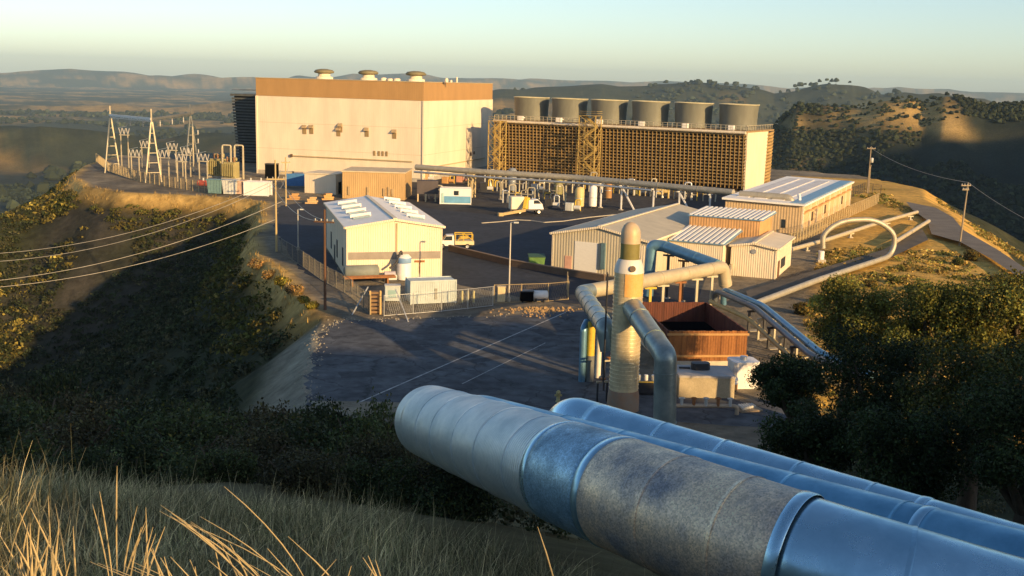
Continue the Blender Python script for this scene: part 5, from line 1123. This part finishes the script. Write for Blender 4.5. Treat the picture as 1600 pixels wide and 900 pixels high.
# skips and trailers by the substation
def skip(label, px, py, L, h, mat, nm='skip_bin', cat='bin'):
    q = Gp(px, py); t = thing(nm, label, cat, (q.x, q.y, 0), -.12); MB().extr([(-L/2+.3, 0, .2), (L/2-.3, 0, .2), (L/2, 0, h), (-L/2, 0, h)], (0, -1, 0), (0, 1, 0)).build('body', mat, t)
    b = MB()
    for k in range(5): x = -L/2+.4+k*(L-.8)/4; b.box(x-.06, x+.06, -1.08, -1.003, .3, h)
    b.build('rib', mat, t); MB().box(-L/2-.08, L/2+.08, -1.1, 1.1, h, h+.14).build('rim', mat, t)
skip('teal skip bin left of the row of pale bins', 338, 303, 3.4, 3.0, TEAL); skip('cream skip bin beside the teal one', 361, 304, 3.2, 3.0, OFFWH)
skip('rust striped skip bin between cream bin and white trailer', 377, 304, 2.0, 2.9, M('rusty_white', (.56, .40, .30), .6))
q = Gp(400, 306); t = container('bright white box trailer on the sunlit rim', Vector((q.x-2.6, q.y, 0)), -.1, 5.4, 2.5, 3.0, WHITE, 'trailer', 'box_trailer')
q = Gp(378, 290)
for i, (px, l) in enumerate(((318, 'red skid tank at the fence end left of the bins'), (392, 'red drum rack behind the white trailer'), (408, 'small red machine behind the right end of the white trailer'))):
    q = Gp(px, 294); t = thing('red_skid', l, 'skid', (q.x, q.y, 0), -.1); MB().box(-1.4, 1.4, -.8, .8, 0, .4).build('base', DSTEEL, t); MB().cyl((-1.2, 0, 1.1), (1.2, 0, 1.1), .65, n=14).build('tank', REDP, t); MB().cyl((0, 0, 1.7), (0, 0, 2.3), .2).build('cap', OFFWH, t)
q = Gp(425, 278); t = boxy('dark_cabinet', 'black cabinet between white trailer and the utility poles', 'cabinet', q.x, q.y, 0, 3.0, 2.2, 3.4, BLACK, .2, DSTEEL, 0, .1)
for i, (px, py, l, mt) in enumerate(((462, 312, 'stack of pale timber below the cream shed', M('pale_wood', (.46, .26, .10), .8)), (490, 318, 'heap of tan boards behind the brown pole', TAN), (515, 312, 'orange drum group at the tan shed corner', M('orange_box', (.56, .30, .10), .6)))):
    q = Gp(px, py); t = thing('material_stack', l, 'stack', (q.x, q.y, 0), .2*i)
    for k in range(4): MB().cbox((-.5+.3*(k % 2), .2*k, .32*k), 2.4-.3*k, 1.0, .3, .1*k).build('board', mt, t)
# ------------------------------------------------------------------ vegetation
def leaf_mat(name, trans=.25, rough=.6):
    m = bpy.data.materials.new(name); m.use_nodes = True; t = m.node_tree; N = t.nodes; L = t.links; b = N['Principled BSDF']
    at = N.new('ShaderNodeAttribute'); at.attribute_name = 'tint'; L.new(at.outputs['Color'], b.inputs['Base Color'])
    b.inputs['Roughness'].default_value = rough; b.inputs['Specular IOR Level'].default_value = .15
    tr = N.new('ShaderNodeBsdfTranslucent'); L.new(at.outputs['Color'], tr.inputs[0]); mx = N.new('ShaderNodeMixShader'); mx.inputs[0].default_value = trans
    L.new(b.outputs[0], mx.inputs[1]); L.new(tr.outputs[0], mx.inputs[2]); L.new(mx.outputs[0], N['Material Output'].inputs[0]); return m
LEAF = leaf_mat('leaves'); STRAW = leaf_mat('straw', .35, .7); SCRUB = leaf_mat('scrub', .2, .8)
BARK = M('bark', (.10, .075, .05), .9, var=.3, scale=3, streak=5, bump=.3)
def unit(v): return v/np.maximum(np.linalg.norm(v, axis=1, keepdims=True), 1e-9)
def leaves(P, Nrm, size, aspect=1.6):
    """one bent-free leaf quad per point; returns verts and faces"""
    n = len(P); r = unit(rng.normal(size=(n, 3))); nn = unit(Nrm+r*.9); a = unit(np.cross(nn, rng.normal(size=(n, 3)))); b = np.cross(nn, a)
    s = (size*rng.uniform(.6, 1.35, n))[:, None]; a = a*s*aspect*.5; b = b*s*.5
    V = np.stack([P-a, P-b*.9+a*.1, P+a, P+b*.9+a*.1], 1).reshape(-1, 3); return V, np.arange(4*n).reshape(n, 4)
def lobes_points(lobes, n):
    lo = np.array([l[0] for l in lobes], float); ra = np.array([l[1] for l in lobes], float)
    w_ = (ra.prod(1))**(2/3); k = rng.choice(len(lobes), n, p=w_/w_.sum()); u = unit(rng.normal(size=(n, 3)))
    rr = rng.uniform(.35, 1, n)**.5; bumpy = 1+.22*np.sin(u[:, 0]*7+k)*np.sin(u[:, 1]*6+2*k)+.12*rng.normal(size=n)
    return lo[k]+u*ra[k]*(rr*bumpy)[:, None], u, k
def cols(n, base, var, k=None, kv=.25, nk=1, warm=0.):
    c = np.array(base)[None]*np.exp(rng.normal(size=(n, 1))*var)
    if k is not None: c = c*np.exp(rng.normal(size=nk)*kv)[k][:, None]
    c = c*(1+rng.normal(size=(n, 3))*.06)
    if warm: m = rng.random(n) < warm; c[m] = c[m]*np.array([1.9, 1.45, .9])
    return np.repeat(np.clip(c, .004, .8), 4, 0)
def crown_lobes(R, H, n):
    out = []
    for i in range(n):
        t = i*2.399+rng.uniform(-.4, .4); q = rng.uniform(.15, 1)**.6; zz = rng.uniform(-.75, .8)
        rr = R*.80*q*math.sqrt(max(.15, 1-zz*zz)); s = R*rng.uniform(.20, .44)
        out.append(((rr*math.cos(t), rr*math.sin(t), H*.76*zz), (s, s, s*rng.uniform(.7, .95))))
    return out
def tree(name, label, px, py, Y, R, nl, col, warm, group, H=None, size=.15):
    c = WY(px, py, Y); base = tz(c.x, c.y)-.3; H = H or R*.9; t = thing(name, label, 'tree', (c.x, c.y, base), 0, group); hc = c.z-base
    lb = [((l[0][0], l[0][1], l[0][2]+hc), l[1]) for l in crown_lobes(R, H, 26)]; P, u, k = lobes_points(lb, nl); V_, F_ = leaves(P, u, size)
    mesh_np('crown', V_, F_, LEAF, t, cols(nl, col, .35, k, .28, len(lb), warm))
    tr = MB(); r0 = .09*R+.06; fk = max(.6, hc-H*.9); tr.tube([(0, 0, -.3), (.05, .02, fk*.5), (.1, -.05, fk), (.05, 0, max(hc, fk+.3))], [r0*1.5, r0*1.1, r0*.85, r0*.4], 10)
    for l in lb[:12]:
        e = Vector(l[0]); s = Vector((.08, 0, fk*.95)); tr.tube([s, s.lerp(e, .5)+Vector((0, 0, -.15*R*.3)), e], [r0*.6, r0*.36, r0*.12], 7)
    tr.build('trunk', BARK, t); return t
OAK_LIT = (.115, .125, .030); OAK_SHADE = (.036, .052, .018); OAKY_LIT = (.16, .155, .034); OAKM = (.060, .068, .02)  # leaf colour split: brightened for sunlit crowns, darkened for shaded ones
GT = 'oak trees along the right of the foreground pipes'
tree('oak_tree', 'sunlit green oak nearest the falling pipe bundle, its top in full sun', 1330, 495, 78, 3.6, 26000, OAKY_LIT, .12, GT, size=.12)
tree('oak_tree', 'broad sunlit oak in the middle of the row below the golden slope', 1466, 500, 73, 4.1, 28000, OAK_LIT, .10, GT, size=.12)
tree('oak_tree', 'sunlit oak at the right picture edge below the service road', 1590, 505, 71, 4.3, 26000, OAKY_LIT, .10, GT, size=.12)
tree('oak_tree', 'small dark oak between the white tank and the sunlit oak', 1236, 600, 58, 2.1, 15000, OAK_SHADE, .03, GT, size=.10)
tree('oak_tree', 'dark shaded oak in front of the two sunlit ones', 1375, 612, 51, 3.5, 24000, OAK_SHADE, .03, GT, size=.095)
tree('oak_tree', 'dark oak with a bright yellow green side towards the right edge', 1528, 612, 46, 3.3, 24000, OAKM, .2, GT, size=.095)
tree('oak_tree', 'lowest dark oak right above the foreground pipes at the picture edge', 1606, 700, 38, 3.0, 24000, OAK_SHADE, .03, GT, size=.08)
tree('oak_tree', 'low shaded oak just above the pale blue pipe left of the row', 1268, 688, 45, 2.2, 17000, OAK_SHADE, .03, GT, size=.09)
tree('oak_tree', 'low shaded oak just above the pale blue pipe in the middle of the row', 1425, 712, 41, 2.7, 20000, OAK_SHADE, .03, GT, size=.085)
def bush_mesh(R, n, col, warm, size, seed_sq=.8):
    lb = [((rng.uniform(-.5, .5)*R, rng.uniform(-.5, .5)*R, R*seed_sq*rng.uniform(.3, .75)), (R*rng.uniform(.35, .6),)*2+(R*seed_sq*rng.uniform(.35, .55),)) for _ in range(8)]
    P, u, k = lobes_points(lb, n); P[:, 2] = np.maximum(P[:, 2], rng.uniform(.02, .3, n)*R); V_, F_ = leaves(P, u, size); return V_, F_, cols(n, col, .35, k, .3, 8, warm)
def make_bush(R, n, col, warm, size, label, cat, group, sq=.8, name='shrub'):
    t = thing(name, label, cat, (0, 0, 0), 0, group); v, f_, c = bush_mesh(R, n, col, warm, size, sq); mesh_np('foliage', v, f_, LEAF, t, c)
    s = MB()
    for k in range(6):
        a = k*1.05; s.tube([(0, 0, -.2), (.25*R*math.cos(a), .25*R*math.sin(a), .4*R*sq), (.6*R*math.cos(a), .6*R*math.sin(a), .9*R*sq)], [.05*R, .03*R, .012*R], 5)
    s.build('stem', BARK, t); return t
# shaded shrub bank beyond the foreground grass
SHB = [(30,735,27,1.7),(110,700,33,2.1),(205,715,30,1.8),(290,690,34,2.3),(385,705,31,1.9),(455,690,33,2.2),(530,680,33,2.0),(585,700,29,1.4),(-30,670,40,2.4),(60,645,44,2.5),(150,640,46,2.6),(240,648,44,2.6),(330,652,42,2.2),(415,660,40,2.3),(500,650,42,2.1),(570,650,40,1.8),(20,600,60,2.6),(95,590,62,2.6),(345,738,25,1.1),(470,745,24,1.2),(140,748,25,1.2),(590,740,24,1.2),(665,735,26,1.3),(705,760,24,1.3)]
WORD = ['grey brown shrub at the left edge just beyond the grass', 'large dark shrub left of the tallest grass stalk', 'dark shrub behind the tallest grass stalk', 'big dark shrub in the middle of the shaded bank', 'dark shrub in the bank behind the curved golden stalks', 'wide olive shrub left of the nearest pipe end', 'olive shrub in front of the pale eroded bank', 'small shrub touching the nearest pipe end', 'dark shrub at the left edge, second row of the bank', 'broad dark shrub in the second row near the left edge',
 'broad shrub of the second row left of the picture quarter', 'broad shrub at the centre of the second row of the bank', 'shrub of the second row left of the eroded bank', 'shrub directly below the eroded bank toe', 'shrub at the yard corner beside the eroded bank', 'shrub between the yard edge and the nearest pipe end', 'far dark shrub at the left edge on the lower slope', 'second far dark shrub on the lower slope at left', 'low green shrub among the grass behind the curved stalks', 'low green shrub among the grass near the pipe', 'low shrub among the grass left of the tallest stalk', 'low shrub under the nearest pipe end', 'low shrub under the nearest pipe left part', 'low shrub under the nearest pipe before its dark section']
protos = [make_bush(1.0, 13000, c, w_, .038, 'x', 'shrub', 'shrubs of the shaded bank', .85) for c, w_ in (((.050, .062, .022), .05), ((.072, .064, .030), .04), ((.045, .060, .024), .10))]
for i, ((px, py, Y_, R), lb_) in enumerate(zip(SHB, WORD)):
    c = WY(px, py, Y_); z = tz(c.x, c.y); pr = protos[i % 3]; o = pr if i < 3 else dup(pr, (0, 0, 0))
    o.location = (c.x, c.y, z-.1); o.rotation_euler = (0, 0, rng.uniform(0, 6)); o['label'] = lb_; hh = max(R*1.0, min(2.0*R, (c.z-z)*1.05+R*.35)); o.scale = (R, R, hh/1.0 if hh < 2.2*R else 2.2*R)
# bushes on the golden slope and the plateau rim
GB = [(1252,478,1.5,'round golden green bush right of the falling pipe bundle'),(1288,462,1.2,'small golden bush under the expansion loop'),(1522,396,1.7,'green bush at the foot of the grey roadside pole'),(1496,402,1.2,'smaller bush left of the grey roadside pole'),(1440,448,1.3,'olive bush on the golden slope above the oak row'),(1500,450,1.5,'wide olive bush on the golden slope near the right edge'),(1560,436,1.5,'olive bush on the slope below the service road'),(1400,436,1.0,'small dry bush right of the expansion loop foot'),(1555,372,1.2,'brown bush on the berm beyond the service road'),(1590,402,1.3,'brown bush on the berm at the right edge'),(1360,440,1.1,'dry bush below the expansion loop elbow')]
pg = [make_bush(1.0, 2600, c, w_, .11, 'x', 'bush', 'bushes on the golden slope', .8, 'bush') for c, w_ in (((.12, .10, .028), .25), ((.075, .085, .022), .15))]
for i, (px, py, R, lb_) in enumerate(GB):
    c = Gp(px, py, 1.0); o = pg[i % 2] if i < 2 else dup(pg[i % 2], (0, 0, 0)); o.location = (c.x, c.y, tz(c.x, c.y)-.1); o.scale = (R, R, R); o.rotation_euler = (0, 0, i*1.3); o['label'] = lb_
RB = [(488,478,1.0,'bright yellow green bush at the corner of the yard edge'),(462,455,1.3,'yellow green bush on the sunlit rim below the left fence'),(440,436,1.4,'sunlit green bush on the rim left of the brown pole'),(420,418,1.3,'tan sunlit bush on the rim below the tall utility pole'),(402,405,1.5,'dry tan bush at the top of the sunlit rim'),(474,468,.9,'small golden bush beside the brown pole foot')]
pr2 = [make_bush(1.0, 2200, c, w_, .12, 'x', 'bush', 'bushes on the sunlit rim', .8, 'bush') for c, w_ in (((.13, .12, .025), .2), ((.18, .13, .06), .2))]
for i, (px, py, R, lb_) in enumerate(RB):
    c = Gp(px, py, .3); k = 1 if i in (3, 4) else 0; o = pr2[i] if i < 2 else dup(pr2[k], (0, 0, 0)); o.location = (c.x, c.y, tz(c.x, c.y)-.1); o.scale = (R, R, R); o.rotation_euler = (0, 0, i*1.9); o['label'] = lb_
# scrub covering the slopes round the plateau: one uncountable mass
def scatter(name, P, R, per, size, colf, mat=SCRUB, sq=.7):
    n = len(P); Z_ = tzs(P); C_ = np.repeat(np.column_stack([P, Z_]), per, 0); Rr = np.repeat(R, per)[:, None]
    u = unit(rng.normal(size=(n*per, 3))); u[:, 2] = np.abs(u[:, 2]); q = (rng.uniform(.4, 1, (n*per, 1))**.5)
    Pt = C_+u*Rr*q*np.array([1, 1, sq]); V_, F_ = leaves(Pt, u, size*np.repeat(R, per)); c = colf(P, n); c = np.repeat(c, per, 0)*np.exp(rng.normal(size=(n*per, 1))*.3)
    return tag(mesh_np(name, V_, F_, mat, None, np.repeat(np.clip(c, .004, .8), 4, 0)), None, None, None, 'stuff')
def pick(n, x0, x1, y0, y1, cond):
    P = np.column_stack([rng.uniform(x0, x1, n), rng.uniform(y0, y1, n)]); return P[cond(P[:, 0], P[:, 1])]
P = pick(42000, -190, -12, 22, 330, lambda x, y: (sdf(x, y) > 1.8) & (np.abs(x/y) < .62) & (fbm(x, y, 16, 3, 201) > -.30) & ~((y < 112) & (sdf(x, y) < 9+4*fbm(x, y, 6, 2, 5)) & (y > 72)) & ~((sdf(x, y) < 4+4*fbm(x, y, 12, 3, 77)) & (y > 178) & (x > -95) & (x < -44)))
def cf(P, n):
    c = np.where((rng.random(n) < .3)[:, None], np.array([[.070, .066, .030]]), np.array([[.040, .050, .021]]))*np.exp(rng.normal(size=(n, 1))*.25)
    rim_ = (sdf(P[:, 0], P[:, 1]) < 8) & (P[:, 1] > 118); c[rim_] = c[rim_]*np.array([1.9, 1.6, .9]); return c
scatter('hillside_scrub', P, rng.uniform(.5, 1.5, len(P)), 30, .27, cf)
P = pick(5200, -170, -88, 150, 300, lambda x, y: (sdf(x, y) > 2) & (fbm(x, y, 10, 3, 203) > -.15))
scatter('rim_scrub', P, rng.uniform(.5, 1.4, len(P)), 14, .42, lambda P, n: np.array([[.21, .17, .04]])*np.exp(rng.normal(size=(n, 1))*.4))
P = pick(16000, 24, 110, 66, 285, lambda x, y: (fbm(x, y, 12, 3, 205) > -.2) & (sdf(x, y) > -60) & (x > .30*(y-100)+27) & ~((sdf(x, y) < -2) & (y > 175) & (x < 82)) & ~((sdf(x, y) < 3) & (y > 150) & (x > 66+(y-150)*.22)))
P = P[np.all([np.hypot(P[:, 0]-q[0], P[:, 1]-q[1]) > 2.2 for q in [(p.x, p.y) for pp in (r1[1:], r2, lp[:4]) for a, b in zip(pp[:-1], pp[1:]) for p in [a.lerp(b, u) for u in np.linspace(0, 1, 9)]]], axis=0)]
scatter('dry_slope_scrub', P, rng.uniform(.25, .8, len(P)), 16, .42, lambda P, n: np.where((rng.random(n) < .55)[:, None], np.array([[.36, .25, .07]]), np.array([[.15, .15, .035]]))*np.exp(rng.normal(size=(n, 1))*.3))
P = pick(2600, -30, 60, 24, 82, lambda x, y: (sdf(x, y) > .6) & (np.abs(x/y) < .66) & (fbm(x, y, 6, 3, 207) > -.25))
scatter('toe_scrub', P, rng.uniform(.25, .9, len(P)), 60, .17, lambda P, n: np.where((rng.random(n) < .4)[:, None], np.array([[.09, .08, .04]]), np.array([[.045, .055, .022]]))*np.exp(rng.normal(size=(n, 1))*.3))
# far woodland on the hills beyond the valley
oc = np.array([(1,0,0),(-1,0,0),(0,1,0),(0,-1,0),(0,0,1),(0,0,-.4)], float); of_ = [(0,2,4),(2,1,4),(1,3,4),(3,0,4),(2,0,5),(1,2,5),(3,1,5),(0,3,5)]
vv = list(oc); ff = []
mid = {}
def md_(i, j):
    k = (min(i, j), max(i, j))
    if k not in mid: mid[k] = len(vv); vv.append((vv[i]+vv[j])/np.linalg.norm(vv[i]+vv[j]))
    return mid[k]
for a_, b_, c_2 in of_:
    x_, y_, z_ = md_(a_, b_), md_(b_, c_2), md_(c_2, a_); ff += [(a_, x_, z_), (x_, b_, y_), (z_, y_, c_2), (x_, y_, z_)]
SV = np.array(vv); SF = np.array(ff)
def blobs(name, P, R, col):
    n = len(P); Z_ = tzs(P); J = rng.uniform(.65, 1.3, (n, len(SV), 1)); V_ = SV[None]*J*R[:, None, None]*np.array([1, 1, .95])+np.column_stack([P, Z_+R*.35])[:, None, :]
    F_ = (SF[None]+(np.arange(n)*len(SV))[:, None, None]).reshape(-1, 3); c = np.array(col)[None]*np.exp(rng.normal(size=(n, 1))*.35)
    return tag(mesh_np(name, V_.reshape(-1, 3), F_, SCRUB, None, np.repeat(c, len(SV), 0)), None, None, None, 'stuff')
def polar(n, a0, a1, r0, r1, thr, sc):
    a_ = rng.uniform(a0, a1, n); r_ = np.sqrt(rng.uniform(r0*r0, r1*r1, n)); x, y = r_*np.sin(a_), r_*np.cos(a_); m = (fbm(x, y, sc, 4, 211) > thr); return np.column_stack([x[m], y[m]])
P = polar(48000, .12, .62, 480, 1500, -.30, 90); P = P[~((tzs(P) > -16) & (fbm(P[:, 0], P[:, 1], 150, 3, 141) > -.06) & (rng.random(len(P)) < .80))]; blobs('far_woodland', P, rng.uniform(1.0, 2.9, len(P)), (.034, .042, .020))
P = polar(9000, -.62, .55, 1500, 5200, .05, 320); blobs('distant_woodland', P, rng.uniform(6, 13, len(P)), (.036, .044, .022))
P = polar(46000, -.62, -.02, 470, 1900, -.30, 110); blobs('valley_woodland', P, rng.uniform(.7, 1.5, len(P))*(.55+np.hypot(P[:, 0], P[:, 1])/850), (.030, .040, .024))
# foreground grass
def blades(P, h, bend, wd, seg=4, dirs=None):
    n = len(P); z = tzs(P); B = np.column_stack([P, z-.03]); a_ = rng.uniform(0, 2*np.pi, n) if dirs is None else dirs; d = np.column_stack([np.cos(a_), np.sin(a_), np.zeros(n)])
    s_ = np.column_stack([-np.sin(a_+.7), np.cos(a_+.7), np.zeros(n)]); Vs = []
    for k in range(seg+1):
        u = k/seg; c = B+np.array([0, 0, 1])*(h*u*(1-.25*bend*u))[:, None]+d*(h*bend*u*u)[:, None]; w_ = (wd*(1-.85*u**1.5))[:, None]*s_; Vs += [c-w_, c+w_]
    V_ = np.stack(Vs, 1); m = 2*(seg+1); o = (np.arange(n)*m)[:, None]; F_ = np.concatenate([np.stack([o[:, 0]+2*k, o[:, 0]+2*k+1, o[:, 0]+2*k+3, o[:, 0]+2*k+2], 1) for k in range(seg)]); return V_.reshape(-1, 3), F_, m
n = 170000; P = np.column_stack([rng.uniform(-13, 5.5, n), 2.6+15.5*rng.random(n)**1.25])
clump = fbm(P[:, 0], P[:, 1], .55, 3, 225)*.6+fbm(P[:, 0], P[:, 1], 2.2, 3, 221)
P = P[(np.abs(P[:, 0])/P[:, 1] < .72) & (P[:, 0] < np.interp(P[:, 1], [9, 10.3, 13.3, 17, 20], [2.4, 1.5, -.1, -1.5, -2.4])) & (clump > -.08+.25*rng.normal(size=n))]
n = len(P); tall = rng.random(n) < .05; hgt = np.clip(.24+.30*fbm(P[:, 0], P[:, 1], .9, 3, 223)+rng.normal(size=n)*.11, .08, .8)+tall*rng.uniform(.15, .45, n)
V_, F_, m = blades(P, hgt, np.where(tall, rng.uniform(.05, .35, n), rng.uniform(.15, 1.0, n)), np.where(tall, .0022, rng.uniform(.0018, .0045, n))*(1+P[:, 1]/14))
c = np.where((rng.random(n) < .6)[:, None], np.array([[.46, .39, .21]]), np.array([[.20, .19, .09]]))*np.exp(rng.normal(size=(n, 1))*.38)*np.exp(.8*fbm(P[:, 0], P[:, 1], 1.1, 3, 227))[:, None]
tag(mesh_np('grass', V_, F_, STRAW, None, np.repeat(c, m, 0)), None, None, None, 'stuff')
# tall golden stalks
ST = []
for (px, py, Y_, k, lean) in ((35,790,3.6,3,-.1),(60,800,3.3,4,.0),(75,830,3.2,4,.08),(20,830,3.2,3,-.15),(110,800,4.6,3,.0),(85,760,6.0,3,.0),(183,728,5.0,1,.02),(160,760,5.2,2,-.15),(215,790,4.8,4,.1),(262,785,4.6,4,-.45),(300,800,4.6,4,-.55),(235,810,4.4,4,.15),(350,760,4.8,1,-.3),(150,870,3.2,2,-.8),(205,870,3.2,3,-.7),(240,850,3.8,5,-.25),(330,830,5.4,3,-.2),(390,882,3.2,1,-.5),(418,857,3.5,1,-.45),(450,838,3.8,1,-.35),(545,880,3.4,2,.1),(570,862,3.5,4,-.1),(840,823,4.6,1,-.16),(520,870,4.2,2,.3),(10,880,3.0,4,-.2),(95,870,3.3,4,.2),(300,870,4.0,3,-.2)):
    for j in range(k): ST.append((px+rng.normal()*14*(k > 1), py+abs(rng.normal())*16*(k > 1), Y_+rng.uniform(-.3, .5)*(k > 1), lean+rng.normal()*.08))
Vs, Fs, cs = [], [], []; off_ = 0
for px, py, Y_, ln in ST:
    tip = np.array(WY(px, py, Y_)); g0 = tz(tip[0]-ln*.8, tip[1]); hh = tip[2]-g0; b0_ = np.array([tip[0]-ln*hh*.9, tip[1]+rng.normal()*.1, g0-.05]); ns, nc = 14, 5
    dirv = np.array([-ln, 0, 0])
    for k in range(ns+1):
        u = k/ns; p_ = b0_+(tip-b0_)*u; p_[0] = b0_[0]+(tip[0]-b0_[0])*u**2.6; p_[2] = b0_[2]+(tip[2]-b0_[2])*(u+.12*math.sin(math.pi*u)*min(1, abs(ln)*2)); r_ = .0018*(1-.5*u)+(.0030*math.sin(math.pi*min(1, (u-.66)/.34))*(1+.35*math.sin(k*2.6)) if u > .66 else 0)
        for j in range(nc): t = 2*math.pi*j/nc; Vs.append(p_+np.array([r_*math.cos(t), r_*math.sin(t), 0]))
        cc = np.array([.70, .56, .31] if u > .6 else [.50, .41, .22])*rng.uniform(.85, 1.15); cs += [cc]*nc
    for k in range(ns):
        for j in range(nc): Fs.append((off_+k*nc+j, off_+k*nc+(j+1) % nc, off_+(k+1)*nc+(j+1) % nc, off_+(k+1)*nc+j))
    off_ += (ns+1)*nc
tag(mesh_np('tall_grass', np.array(Vs), np.array(Fs), STRAW, None, np.array(cs)), None, None, None, 'stuff')

st_ = MB()
for k in range(420):
    i = rng.integers(0, 6); a = Vector((*ASPH_PTS[i], 0)); c = Vector((*ASPH_PTS[i+1], 0)); q = a.lerp(c, rng.random()); x = q.x+rng.normal()*.6; y = q.y+rng.normal()*.6; r_ = rng.uniform(.04, .2); z = tz(x, y)
    vs_ = [(x+r_*rng.uniform(.6, 1)*math.cos(t), y+r_*rng.uniform(.6, 1)*math.sin(t), z-.03) for t in np.arange(5)*1.256]; st_.add(vs_+[(x, y, z+r_*rng.uniform(.4, .9))], [(j, (j+1) % 5, 5) for j in range(5)])
st_.build('gravel', M('loose_stone', (.30, .27, .21), .9, var=.3, scale=3))['kind'] = 'stuff'

P = pick(9000, -112, -18, 112, 300, lambda x, y: (sdf(x, y) > -.8) & (sdf(x, y) < 3.0) & (fbm(x, y, 5, 3, 231) > -.3))
V_, F_, m = blades(np.repeat(P, 4, 0)+rng.normal(size=(len(P)*4, 2))*.25, rng.uniform(.3, .9, len(P)*4), rng.uniform(.1, .6, len(P)*4), np.full(len(P)*4, .05), 2)
tag(mesh_np('dry_grass', V_, F_, STRAW, None, np.repeat(np.array([[.46, .31, .10]])*np.exp(rng.normal(size=(len(P)*4, 1))*.3), m, 0)), None, None, None, 'stuff')
# ------------------------------------------------------------------ air
HZD = float(4.8e-5)
zlo = float(Z.min())-1.0; zhi = max(float(Z.max()), 60)+6
hb = MB().box(-19900, 19900, -19900, 19900, zlo, zhi)
hm = bpy.data.materials.new('haze_air'); hm.use_nodes = True; t = hm.node_tree; t.nodes.remove(t.nodes['Principled BSDF'])
pv = t.nodes.new('ShaderNodeVolumePrincipled'); pv.inputs['Color'].default_value = (.54, .79, 1.0, 1); pv.inputs['Density'].default_value = HZD; pv.inputs['Anisotropy'].default_value = 0.0
t.links.new(pv.outputs[0], t.nodes['Material Output'].inputs['Volume'])
hz = hb.build('haze', hm); hz['kind'] = 'stuff'
